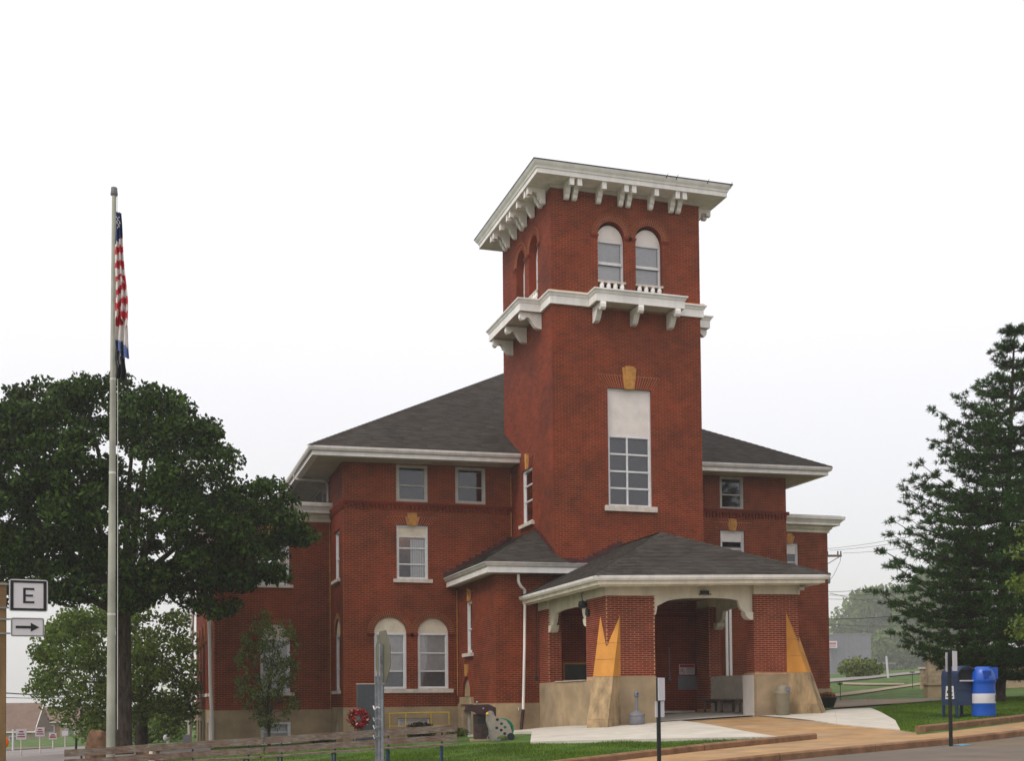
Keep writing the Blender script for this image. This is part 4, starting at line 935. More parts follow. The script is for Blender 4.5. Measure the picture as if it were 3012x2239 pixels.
q = on_v(2302, 2109, 32.98); q.z = H(q.x, q.y); tr = empty('domed_litter_bin', (q.x, q.y, q.z+.075), 'taupe litter bin with a domed lid against the right stucco wall', 'litter bin')
m = MB(); m.lathe((0,0,0), [(.20,0),(.215,.02),(.235,.62),(.24,.66)], 28); child(m, 'body', M_taupe, tr, True)
m = MB(); m.lathe((0,0,0), [(.25,.655),(.25,.70),(.24,.71),(.235,.76),(.215,.85),(.17,.92),(.09,.955),(.02,.96)], 28); child(m, 'dome_lid', M_taupe, tr, True)
m = MB(); m.box(-.03,.15,-.245,-.19,.75,.87); child(m, 'flap', M_grey, tr)

q = G(2430, 2090); fp = empty('flower_planter', (q.x, q.y, q.z+.08), 'dark bowl planter of red and orange flowers beside the right buttress', 'planter')
m = MB(); m.lathe((0,0,0), [(.22,0),(.26,.02),(.36,.30),(.38,.36),(.36,.37),(.34,.33)], 22); child(m, 'bowl', M_black, fp, True)
def blades(n, fpos, size, up=.5, seed=1, wid=.5):
    r = np.random.default_rng(seed); P_ = fpos(r, n); nrm = r.normal(size=(n,3)); nrm[:,2] = np.abs(nrm[:,2])*up+.15; nrm /= np.linalg.norm(nrm, axis=1)[:,None]
    t = np.cross(nrm, r.normal(size=(n,3))); t /= np.linalg.norm(t, axis=1)[:,None]; b = np.cross(nrm, t)
    s = size*r.uniform(.6, 1.3, size=(n,1)); V = np.stack([P_-t*s, P_-b*s*wid+t*s*.1, P_+t*s, P_+b*s*wid+t*s*.1], 1).reshape(-1,3); return V
def leafobj(name, V, matl, par=None, kind=None):
    n = len(V)//4; me = bpy.data.meshes.new(name); me.vertices.add(len(V)); me.vertices.foreach_set('co', V.astype(np.float32).ravel())
    me.loops.add(4*n); me.loops.foreach_set('vertex_index', np.arange(4*n, dtype=np.int32)); me.polygons.add(n)
    me.polygons.foreach_set('loop_start', np.arange(0, 4*n, 4, dtype=np.int32)); me.update(calc_edges=True); me.validate()
    me.materials.append(matl); o = bpy.data.objects.new(name, me); C.objects.link(o); o.parent = par
    if kind: o['kind'] = kind
    return o
def ballpos(c, R, shell=.5):
    c = np.array(c); R = np.array(R)
    def f(r, n):
        d = r.normal(size=(n,3)); d /= np.linalg.norm(d, axis=1)[:,None]; return c+d*R*(r.uniform(shell,1,size=(n,1)))
    return f
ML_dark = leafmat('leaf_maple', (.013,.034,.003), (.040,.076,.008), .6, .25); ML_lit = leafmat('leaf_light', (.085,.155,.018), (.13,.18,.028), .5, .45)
ML_shrub = leafmat('leaf_shrub', (.03,.06,.015), (.05,.07,.02)); ML_sap = leafmat('leaf_sapling', (.11,.18,.04), (.17,.19,.06)); ML_yel = leafmat('leaf_yellow_green', (.15,.21,.03), (.10,.16,.03))
M_flo = leafmat('petal_orange', (.45,.10,.02), (.35,.02,.02)); M_flr = leafmat('petal_red', (.45,.012,.02), (.30,.01,.015), .3, .2); M_flw = leafmat('petal_white', (.6,.6,.55), (.5,.45,.4))
leafobj('foliage', blades(700, ballpos((0,0,.37), (.36,.36,.14), .2), .035, seed=3), ML_shrub, fp); leafobj('flowers', blades(320, ballpos((0,0,.42), (.33,.33,.13), .8), .03, seed=4), M_flo, fp)

# the hose cart, the brown litter bin, monument, wreath, railing, shrubs
q = at(1414, 2180, 33.6); q.z = H(q.x, q.y); lb = empty('brown_litter_bin', q, 'weathered brown litter bin with a sloping roofed hood left of the hose cart', 'litter bin', rz=math.radians(-12))
m = MB(); m.box(-.20,.20,-.2,.2,0,.74)
child(m, 'body', M_brown, lb); 
for i in range(5): m = MB(); m.box(-.19+i*.078,-.19+i*.078+.066,-.225,-.2005,.05,.66); child(m, 'slat', M_brown, lb)
m = MB(); p = [(-.44,.86),(-.40,1.0),(.22,1.02),(.42,.92),(.42,.60),(.32,.70),(-.1,.74),(-.16,.80)]; m.prism([(a,-.30,z) for a, z in p], [(a,.30,z) for a, z in p]); child(m, 'hood', M_maroon, lb)
m = MB(); m.box(-.1,.1,-.235,-.226,.48,.62); child(m, 'emblem', M_black, lb); m = MB(); m.box(.22,.42,-.27,.27,.06,.62); child(m, 'side_panel', M_maroon, lb)
m = MB(); m.sphere((-.10,-.05,1.08), .035, 8, 5); m.sphere((.06,-.31,.9), .028, 8, 5); m.sphere((-.10,-.05,1.03), .022, 8, 5); child(m, 'knob', M_galv, lb)
m = MB(); m.box(-.3,.35,-.3,.3,-.1,.04); child(m, 'footing', M_found, lb)

q = at(1470, 2182, 33.0); q.z = H(q.x, q.y); hc = empty('hose_reel_cart', q, 'pale hose reel cart with round holes in its side and coiled green hose', 'hose reel', rz=math.radians(-10)); hc.scale = (.88, .88, .88)
side = [(-.30,.0),(-.34,.35),(-.42,.62),(-.40,.86),(-.30,.95),(-.22,.90),(-.18,.78),(-.02,.70),(.18,.64),(.30,.48),(.38,.22),(.40,.0),(.26,.0),(.16,.14),(.02,.18),(-.10,.12),(-.14,.0)]
M_cart = mat('pale_plastic', (.27,.24,.20), .6, .12, 4.)
for y in (-.24, .20): m = MB(); m.prism([(a,y,z) for a, z in side], [(a,y+.03,z) for a, z in side]); child(m, 'side_panel', M_cart, hc)
for (x, z, rr, mt) in ((-.10,.66,.05,M_signb),(.03,.53,.045,M_black),(-.12,.40,.05,M_black),(.02,.33,.05,M_signb),(.14,.42,.05,None),(.13,.22,.05,M_signb),(-.24,.86,.03,M_grey)):
    m = MB(); m.prism([(x+rr*math.cos(i*.5236), -.243, z+rr*.9*math.sin(i*.5236)) for i in range(12)], [(x+rr*math.cos(i*.5236), -.2402, z+rr*.9*math.sin(i*.5236)) for i in range(12)]); child(m, 'hole', mt or mat('green_hose_dark', (.01,.10,.05), .5), hc)
M_hose = mat('green_hose', (.02,.20,.11), .45, .15, 8.); m = MB()
for k in range(6):
    for r_ in (.36,.32,.27): yy = -.17+k*.065; m.tube([(.06+r_*math.cos(t*.3142), yy, .36+r_*math.sin(t*.3142)*.92) for t in range(-2, 14)], .018, 6)
child(m, 'hose', M_hose, hc, True)
for y in (-.29, .25): m = MB(); m.prism([(.32+.12*math.cos(i*.4488), y, .12+.12*math.sin(i*.4488)) for i in range(14)], [(.32+.12*math.cos(i*.4488), y+.04, .12+.12*math.sin(i*.4488)) for i in range(14)]); child(m, 'wheel', M_black, hc)
m = MB(); m.tube([(-.38,-.2,.80),(-.42,-.2,.9)], .03, 8); m.sphere((-.42,-.26,.84), .045, 8, 6); child(m, 'brass_tap', M_yellow, hc); m = MB(); m.tube([(-.3,-.28,.35),(-.42,-.3,.1),(-.46,-.32,.0)], .015, 5); m.box(-.2,.0,-.28,-.25,.0,.06); child(m, 'spare_tube', M_grey, hc)

q = at(1090, 2200, 36.2); mo = empty('granite_monument', (q.x, q.y, H(q.x, q.y)), 'tall dark grey granite memorial slab in front of the left wall', 'monument')
zt = at(1090, 2014, 36.2).z-H(q.x, q.y); m = MB(); m.box(-.41,.41,-.1,.1,.16,zt); s_ = child(m, 'slab', M_gran, mo); bv = s_.modifiers.new('b', 'BEVEL'); bv.width = .012; m = MB(); m.box(-.55,.55,-.22,.22,-.1,.159); child(m, 'plinth', M_gran, mo)
m = MB(); m.box(-.42,.42,-.105,.105,zt+.001,zt+.02); child(m, 'top_edge', M_sill, mo)
q = at(1055, 2115, 35.0); wr = empty('memorial_wreath', q, 'round wreath of red flowers on a wire easel before the granite slab', 'wreath')
m = MB(); m.tube([(.23*math.cos(i*.2618), 0, .23*math.sin(i*.2618)) for i in range(25)], .045, 8, cap=False); child(m, 'ring', M_bark, wr, True)
def wpos(R, w):
    def f(r, n): t = r.uniform(0, 6.283, n); q_ = R+r.normal(size=n)*w; return np.stack([q_*np.cos(t), r.normal(size=n)*.035-.03, q_*np.sin(t)], 1)
    return f
leafobj('red_flowers', blades(420, wpos(.215,.045), .06, seed=5), M_flr, wr); leafobj('white_flowers', blades(50, wpos(.24,.045), .05, seed=6), M_flw, wr); leafobj('greenery', blades(320, wpos(.26,.055), .05, seed=7, wid=.2), ML_shrub, wr)
m = MB(); m.face([(-.05,.0,.12),(.05,-.01,.12),(.09,.0,-.1),(.0,-.02,-.02),(-.08,.0,-.12)]); child(m, 'ribbon_bow', M_grey, wr)
hz = H(q.x, q.y)-q.z; m = MB()
for x in (-.2,.2): m.tube([(0,.06,.25),(x,.0,hz)], .010, 6)
m.tube([(0,.06,.25),(0,.45,hz)], .010, 6); child(m, 'easel', M_black, wr)

q0 = on_v(1155, 2098, 43.7); rl = empty('safety_railing', (q0.x, 43.7, H(q0.x, 43.7)), 'yellow pipe railing round the basement window well', 'railing')
xs = [on_v(x, 2100, 43.7).x for x in (1157, 1194, 1281, 1321)]; zt = on_v(1240, 2098, 43.7).z; zm = on_v(1240, 2137, 43.7).z
o = Vector(rl.location)
def rel(*p): return tuple(Vector(p)-o)
for i, x in enumerate(xs): m = MB(); yy = 43.7 if i in (1,3) else 44.4; m.tube([rel(x, yy, zt), rel(x, yy, H(x, yy)-.05)], .022, 8); child(m, 'post', M_yellow, rl, True)
m = MB(); m.tube([rel(xs[0], 44.4, zt-.02), rel(xs[1], 43.7, zt), rel(xs[3], 43.7, zt)], .022, 8); child(m, 'top_rail', M_yellow, rl, True)
m = MB(); m.tube([rel(xs[0], 44.4, zm), rel(xs[1], 43.7, zm), rel(xs[3], 43.7, zm+.01)], .018, 8); child(m, 'mid_rail', M_yellow, rl, True)
def shrub(x, y, d, L, h, label, n, mt=ML_shrub, w=.35, red=0):
    q = at(x, y, d); z = H(q.x, q.y); s = empty('shrub', (q.x, q.y, z), label, 'shrub')
    leafobj('foliage', blades(n, ballpos((0,0,h*.5), (L/2,w,h*.5), .35), .04, seed=int(x)), mt, s)
    if red: leafobj('blossom', blades(red, ballpos((0,0,h*.6), (L/2,w,h*.45), .85), .03, seed=int(x)+1), M_flo, s)
    m = MB()
    for i in range(7): m.tube([(random.uniform(-L/3,L/3),0,-.03),(random.uniform(-L/2.4,L/2.4),random.uniform(-.1,.1),h*.6)], .012, 4)
    child(m, 'stem', M_bark, s); return s
shrub(1237, 2170, 42.5, 1.2, .66, 'dark clipped shrub with reddish tips behind the yellow railing', 3600, red=110)
shrub(946, 2190, 43.5, .95, .42, 'low green shrub at the foot of the wall left of the wreath', 1500)
shrub(1345, 2190, 43.0, .9, .35, 'grassy low shrub at the wall right of the railing', 900, ML_sap)

# ------------------------------------------------------------------ memorial benches, signs, posts
def bench(xa, xb, label, d=26.):
    A = at(xa, 2230, d); B = at(xb, 2230, d); A.z = H(A.x, A.y); B.z = H(B.x, B.y)
    r = empty('plank_bench', ((A+B)/2), label, 'bench', 'long plank benches on blue frames'); o = Vector(r.location)
    D = (B-A); L = D.length; D.normalize(); Nn = Vector((-D.y, D.x, 0)).normalized()
    a, b = A-o, B-o
    def plank(n0, n1, z0, z1, nm):
        m = MB(); N_ = 10; P_ = []
        for i in range(N_+1):
            p = a.lerp(b, i/N_); w = .006*math.sin(i*1.7+xa); P_.append([p+Nn*n0+Vector((0,0,z0+w)), p+Nn*n1+Vector((0,0,z0+w)), p+Nn*n1+Vector((0,0,z1+w)), p+Nn*n0+Vector((0,0,z1+w))])
        m.idx([q for r_ in P_ for q in r_], [(i*4+k, i*4+(k+1)%4, (i+1)*4+(k+1)%4, (i+1)*4+k) for i in range(N_) for k in range(4)]+[(0,3,2,1), (N_*4,N_*4+1,N_*4+2,N_*4+3)]); child(m, nm, M_wood, r)
    plank(-.02, .02, .69, .845, 'back_plank'); plank(-.03, .01, .49, .63, 'back_plank'); plank(-.42, -.24, .41, .445, 'seat_plank'); plank(-.22, -.05, .41, .445, 'seat_plank')
    for f in (.08, .36, .64, .92):
        p = a.lerp(b, f); m = MB(); m.tube([p+Nn*.045+Vector((0,0,-.05)), p+Nn*.06+Vector((0,0,.42)), p+Nn*.045+Vector((0,0,.78))], .022, 6); m.tube([p+Nn*-.38+Vector((0,0,-.05)), p+Nn*-.38+Vector((0,0,.40)), p+Nn*.05+Vector((0,0,.395))], .022, 6); child(m, 'blue_frame', M_blue, r, True)
    return r
bench(190, 776, 'left of the two long weathered plank benches at the bottom edge')
bench(782, 1345, 'right of the two long weathered plank benches, ending on the lawn')

# flagpole with its three limp flags
q = at(325, 2216, 27.4); q.z = H(q.x, q.y); fpz = empty('flagpole', q, 'tall tapering pale metal flagpole in front of the maple', 'flagpole'); top = at(334, 549, 27.4).z-q.z
m = MB(); N_ = 14; m.tube([(0.07*i/N_, 0, top*i/N_) for i in range(N_+1)], [.105-.055*(i/N_) for i in range(N_+1)], 20); child(m, 'shaft', M_pole, fpz, True)
for f in (.28, .52, .68): m = MB(); m.lathe((.07*f,0,top*f), [(.107-.055*f,0),(.107-.055*f,.05)], 20); child(m, 'joint_band', M_gutter, fpz, True)
m = MB(); m.lathe((.07,0,top-.02), [(.075,0),(.085,.02),(.075,.10),(.07,.18),(.03,.20)], 16); child(m, 'truck_cap', M_grey, fpz, True)
m = MB(); m.tube([(.14,-.02,top),(.15,-.02,top-3.3),(.155,-.05,1.2)], .007, 5); child(m, 'halyard', M_white, fpz)
M_fb = mat('flag_blue', (.012,.025,.10), .8, .15, 6.); M_fr = mat('flag_red', (.50,.015,.03), .8, .15, 6.); M_fw = mat('flag_white', (.66,.62,.60), .8, .1, 6.); M_fk = mat('flag_black', (.012,.012,.018), .8, .1, 6.); M_fs = mat('flag_slate_blue', (.12,.17,.38), .8, .15, 6.)
def flag(name, y0, y1, w0, w1, label, colour, mats, seed, folds=5):
    a = at(338, y0, 27.3); r = empty(name, a, label, 'flag'); Hh = a.z-at(338, y1, 27.3).z; nu, nv = 26, 40; rr = random.Random(seed); m = MB(); g_ = []
    for j in range(nv+1):
        v = j/nv; w = w0+(w1-w0)*min(1, v*1.3); row = []
        for i in range(nu+1):
            u = i/nu; x = .01+w*u+.012*math.sin(9*v+seed); y = .075*math.sin(u*folds*math.pi+2.2*v+seed)*(.35+.65*v); z = -Hh*v-(.22*u*w/.2)*(.4+v)*(.5 if j else .3)-.05*math.sin(u*7+seed)*v
            row.append((x, y, z))
        g_.append(row)
    m.v = [p for row in g_ for p in row]
    for j in range(nv):
        for i in range(nu):
            m.f.append((j*(nu+1)+i, j*(nu+1)+i+1, (j+1)*(nu+1)+i+1, (j+1)*(nu+1)+i)); m.m.append(colour(i/nu, j/nv))
    o = m.build('cloth', mats, r, smooth=True); o.location = (0,0,0)
    me = o.data
    me.vertices.foreach_set('co', np.array(m.v, dtype=np.float32).ravel()); me.update(); return r, Hh, w1
def usc(u, v):
    if v < .29-.10*u: return 1
    k = int((v*1.9+u*(.10 if v < .6 else .28))*13*.62) % 2; return 2 if k else 0
fl, Hh, w1 = flag('american_flag', 622, 935, .12, .27, 'limp stars and stripes flag near the top of the pole', usc, [M_fw, M_fb, M_fr], 1)
st = MB(); rs = random.Random(3)
for i in range(11):
    cx_, cz_ = .03+.03*(i % 3)+.01*(i//3), -.14-.07*(i//3)-.035*(i % 2); p = []
    for k in range(10): R = .021 if k % 2 == 0 else .009; p.append((cx_+R*math.sin(k*math.pi/5), -.05, cz_+R*math.cos(k*math.pi/5)))
    st.face(p)
child(st, 'stars', M_fw, fl)
flag('state_flag', 880, 1030, .20, .30, 'limp red, white and blue striped state flag below the stars and stripes', lambda u, v: 0 if v < .30+.25*(1-u) else (1 if v < .72+.2*abs(u-.5) else 2), [M_fr, M_fw, M_fs], 4)
fk, _, _ = flag('black_flag', 1000, 1105, .20, .24, 'limp black flag with white markings, lowest of the three', lambda u, v: 1 if (.35 < u < .47 and .25 < v < .62) or (.5 < u < .56 and .18 < v < .42) or (.2 < u < .26 and .5 < v < .7) else 0, [M_fk, M_fw], 7)

# route marker on its wooden post
q = at(6, 2300, 20.2); q.z = H(q.x, q.y)-.2; ps = empty('wooden_signpost', q, 'tan wooden signpost at the left edge carrying the route markers', 'post'); ht = at(6, 1712, 20.2).z-q.z
m = MB(); m.box(-.055,.055,-.055,.055,0,ht); child(m, 'post', mat('tan_timber', (.20,.12,.055), .8, .25, 5., bump=.3, streak=.2), ps)
for zz in (at(6,1718,20.2).z, at(6,1788,20.2).z, at(6,1822,20.2).z, at(6,1864,20.2).z): m = MB(); m.box(-.10,.36,-.075,-.056,zz-q.z-.014,zz-q.z+.014); child(m, 'bracket_strap', M_galv, ps)
def plate(name, px, py, d, w, h, label, yaw):
    p = at(px, py, d); r = empty(name, p, label, 'sign', rz=yaw); m = MB(); k = .04; P_ = []
    for sx_, sz_ in ((1,1),(-1,1),(-1,-1),(1,-1)):
        for t in ((0,1,2) if sx_*sz_ > 0 else (2,1,0)): a = t*math.pi/4; P_.append((sx_*(w/2-k+k*math.cos(a)), sz_*(h/2-k+k*math.sin(a))))
    m.prism([(x,-.004,z) for x, z in P_], [(x,.0,z) for x, z in P_]); child(m, 'plate', M_signw, r); return r
e_ = plate('route_sign', 84, 1753, 20.1, .61, .545, 'square route sign with a black border and a large black letter E', math.radians(8))
m = MB()
for (a, b_, c_, d_) in ((-.285,-.235,-.255,.255),(.235,.285,-.255,.255),(-.235,.235,.215,.255),(-.235,.235,-.255,-.215)): m.box(a, b_, -.010, -.0045, c_, d_)
child(m, 'border', M_signb, e_); m = MB(); m.box(-.085,-.045,-.010,-.0045,-.13,.13); m.box(-.045,.09,-.010,-.0045,.095,.13); m.box(-.045,.07,-.010,-.0045,-.017,.017); m.box(-.045,.09,-.010,-.0045,-.13,-.095); child(m, 'letter_E', M_signb, e_)
a_ = plate('arrow_sign', 81, 1846, 20.1, .53, .325, 'small rectangular sign with a black arrow pointing right, below the letter E', math.radians(8))
m = MB()
for (a, b_, c_, d_) in ((-.252,-.243,-.148,.148),(.243,.252,-.148,.148),(-.243,.243,.139,.148),(-.243,.243,-.148,-.139)): m.box(a, b_, -.010, -.0045, c_, d_)
child(m, 'border', M_signb, a_); m = MB(); m.prism([(x,-.011,z) for x, z in ((-.185,-.022),(.05,-.022),(.05,-.075),(.185,0),(.05,.075),(.05,.022),(-.185,.022))], [(x,-.0045,z) for x, z in ((-.185,-.022),(.05,-.022),(.05,-.075),(.185,0),(.05,.075),(.05,.022),(-.185,.022))]); child(m, 'arrow', M_signb, a_)

# stop sign seen from behind, almost edge-on
q = at(1127, 2300, 17.6); zg = H(q.x, q.y); hcz = at(1120, 1932, 17.6).z; ss = empty('stop_sign', (q.x, q.y, zg), 'octagonal road sign seen nearly edge-on from behind on a steel channel post', 'sign', rz=math.radians(-85))
m = MB(); zt = at(1112, 1895, 17.6).z-zg; m.box(-.024,.024,-.045,-.035,0,zt); m.box(-.036,-.024,-.045,.0,0,zt); m.box(.024,.036,-.045,.0,0,zt); child(m, 'channel_post', M_galv, ss)
m = MB(); m.box(-.026,.026,-.075,-.05,0,at(1127,1990,17.6).z-zg); m.box(-.040,-.027,-.11,-.06,0,at(1127,1990,17.6).z-zg); child(m, 'splice_post', M_galv, ss)
m = MB(); R = .415; cz_ = hcz-zg; oc = [(R*math.cos(math.pi/8+i*math.pi/4), R*math.sin(math.pi/8+i*math.pi/4)) for i in range(8)]
m.prism([(x,.012,cz_+z) for x, z in oc], [(x,.004,cz_+z) for x, z in oc]); child(m, 'octagon_plate', M_alu, ss)
m = MB(); m.prism([(x*.98,.016,cz_+z*.98) for x, z in oc], [(x*.98,.0125,cz_+z*.98) for x, z in oc]); child(m, 'red_face', M_red, ss)
t_ = text_mesh('STOP', .26, M_signw, ss, Matrix.Translation((0,.018,cz_)) @ Matrix.Rotation(math.pi, 4, 'Z') @ ZUP, ext=.001)
for zz in (2085, 2120, 2143, 2172):
    b_ = at(1130, zz, 17.5).z-zg; m = MB(); m.tube([(-.06,-.08,b_),(-.03,-.135,b_+.03),(.02,-.13,b_-.02),(.05,-.1,b_+.02),(.04,-.06,b_)], .012, 5); child(m, 'foil_strap', M_signw if zz == 2085 else M_galv, ss)

# parking posts with back-to-back plates
def ppost(x, ytop, ybase, d, label, plates):
    q = G(x, ybase) if ybase < 2239 else at(x, 2260, d)
    q.z = H(q.x, q.y); dd = q.dot(Vector(_f)); r = empty('parking_signpost', (q.x, q.y, q.z), label, 'signpost', 'black parking signposts along the kerb')
    zt = at(x, ytop, dd).z-q.z; m = MB(); m.box(-.028,.028,-.028,.028,-.1,zt); child(m, 'post', M_black, r)
    for (xa, xb, ya, yb, yaw, dy) in plates:
        c = at((xa+xb)/2, (ya+yb)/2, dd+dy)-q; w = (xb-xa)/FPX*(dd+dy)/abs(math.cos(yaw-YAW*-1)) if False else .30; h = (yb-ya)/FPX*(dd+dy)
        p = bpy.data.objects.new('plate', None); bpy.data.objects.remove(p)
        m = MB(); cs, sn = math.cos(yaw), math.sin(yaw); P_ = [(-w/2,-h/2),(w/2,-h/2),(w/2,h/2),(-w/2,h/2)]
        m.prism([(c.x+a*cs+.004*sn, c.y+a*sn-.004*cs, c.z+z) for a, z in P_], [(c.x+a*cs-.004*sn, c.y+a*sn+.004*cs, c.z+z) for a, z in P_]); child(m, 'plate', M_signw, r)
    return r
ppost(2797, 1917, 2187, 26, 'black post with two upright white plates standing at the kerb in front of the mailbox', [(2785,2792,1921,1977,math.radians(35),.06),(2803,2814,1916,1975,math.radians(35),-.1)])
ppost(1939, 1996, 2300, 20.7, 'black post with two white plates rising from the lawn in front of the porch opening', [(1941,1950,1995,2062,math.radians(43),.03),(1929,1952,2064,2111,math.radians(34),.06)])

# mailbox and recycling barrel
q = G(2822, 2112); mb = empty('mailbox', q, 'dark blue mail collection box on four legs with an open chute', 'mailbox', rz=math.radians(-17.5+14)); mb.scale = (1.18, 1.18, 1.16)
wd, dp_, z0, z1 = .56, .50, .30, 1.02; m = MB()
prof = [(-dp_/2, z0), (dp_/2, z0), (dp_/2, z1)]+[(dp_/2*math.cos(i*math.pi/14), z1+dp_/2*.98*math.sin(i*math.pi/14)) for i in range(1, 14)]+[(-dp_/2, z1)]
# barrel vault runs front to back
pv_ = [(-wd/2, z0), (wd/2, z0), (wd/2, z1-.0)]+[(wd/2*math.cos(i*math.pi/14), z1+wd/2*.92*math.sin(i*math.pi/14)) for i in range(1, 14)]+[(-wd/2, z1)]
m.prism([(x,-.30,z) for x, z in pv_], [(x,.30,z) for x, z in pv_]); child(m, 'body', M_postblue, mb, True)
m = MB(); pr = [(x*1.04, z1+(z-z1)*1.05 if z > z1 else z) for x, z in pv_ if z >= z1-.35 or z > z0]; 
pr = [(wd/2*1.06*math.cos(i*math.pi/14), z1-.04+wd/2*1.02*math.sin(i*math.pi/14)) for i in range(15)]; pi_ = [(x*.90, z1-.04+(z-z1+.04)*.90) for x, z in pr]
for i in range(14): m.prism([(pr[i][0],-.36,pr[i][1]),(pr[i+1][0],-.36,pr[i+1][1]),(pi_[i+1][0],-.36,pi_[i+1][1]),(pi_[i][0],-.36,pi_[i][1])], [(pr[i][0],-.25,pr[i][1]),(pr[i+1][0],-.25,pr[i+1][1]),(pi_[i+1][0],-.25,pi_[i+1][1]),(pi_[i][0],-.25,pi_[i][1])])
child(m, 'hood_rim', M_postblue, mb, True)
m = MB(); m.box(-.20,.20,-.308,-.3005,z1-.10,z1+.16); child(m, 'chute_opening', M_dark, mb); m = MB(); m.box(-.19,.19,-.40,-.309,z1-.13,z1-.10); child(m, 'chute_tray', M_signw, mb)
m = MB(); m.box(-.29,.29,-.315,-.3005,.70,.72); child(m, 'door_seam', M_blue, mb)
for x in (-.25,.25):
    for y in (-.27,.27): m = MB(); m.box(x-.028,x+.028,y-.028,y+.028,-.06,z0+.01); m.box(x-.04,x+.04,y-.04,y+.04,-.06,.02); child(m, 'leg', M_postblue, mb)
m = MB(); lx = -.2835; m.prism([(lx,a,z) for a, z in ((-.22,.46),(.14,.46),(.10,.78),(-.20,.78))], [(lx+.003,a,z) for a, z in ((-.22,.46),(.14,.46),(.10,.78),(-.20,.78))]); lab = child(m, 'decal', M_signw, mb)
m = MB(); m.face([(lx-.002,-.18,.60),(lx-.002,-.02,.58),(lx-.002,.06,.66),(lx-.002,.0,.70),(lx-.002,-.17,.72),(lx-.002,-.10,.67)]); m.face([(lx-.002,.06,.66),(lx-.002,-.06,.62),(lx-.002,.08,.60)]); m.box(lx-.003,lx-.001,-.18,.1,.50,.53); child(m, 'eagle_emblem', M_signb, lab)
q = G(2894, 2111); bb = empty('recycling_barrel', q, 'bright blue plastic barrel bin with hooded lid and a white band', 'recycling bin'); bb.scale = (.96, .96, 1.10)
m = MB(); m.lathe((0,0,0), [(.30,0),(.335,.03),(.34,.10),(.335,.35),(.34,.36)], 28); child(m, 'barrel', M_ublue, bb, True)
m = MB(); m.lathe((0,0,0), [(.342,.36),(.344,.37),(.344,.60),(.342,.61)], 28); bd = child(m, 'white_band', M_signw, bb, True)
m = MB(); m.lathe((0,0,0), [(.34,.61),(.342,.63),(.335,.82),(.35,.90),(.365,.92),(.365,.97),(.34,.98)], 28); child(m, 'upper_barrel', M_ublue, bb, True)
m = MB(); nn = 28; lid = []
for i in range(11):
    z = .981+.36*math.sin(i/10*math.pi/2); rr = .345*math.cos(i/10*math.pi/2*.86)
    lid.append((rr, z))
m.lathe((0,0,0), lid, nn)
m.v = [(v[0], v[1], min(v[2], 1.31)) for v in m.v]; m.box(.02,.33,-.25,.25,.985,1.29); child(m, 'hooded_lid', M_ublue, bb, True)
m = MB(); m.box(-.20,.02,-.335,-.20,1.0,1.2); child(m, 'mouth_shadow', mat('mouth_shade_blue', (.006,.05,.30), .5), bb)  # darker blue block paints in the shade of the lid's mouth
m = MB(); aa = [math.radians(a) for a in range(-62, -30, 6)]
for i in range(len(aa)-1): m.face([(.347*math.cos(t), .347*math.sin(t), z) for t, z in ((aa[i],.40),(aa[i+1],.40),(aa[i+1],.58),(aa[i],.58))])
child(m, 'logo_label', mat('label_maroon', (.13,.02,.04), .5), bd); m = MB()
for i in range(1, len(aa)-1): m.face([(.349*math.cos(t), .349*math.sin(t), z) for t, z in ((aa[i],.49),(aa[i+1],.49),(aa[i+1],.565),(aa[i],.565))])
child(m, 'label_globe', M_fs, bd)

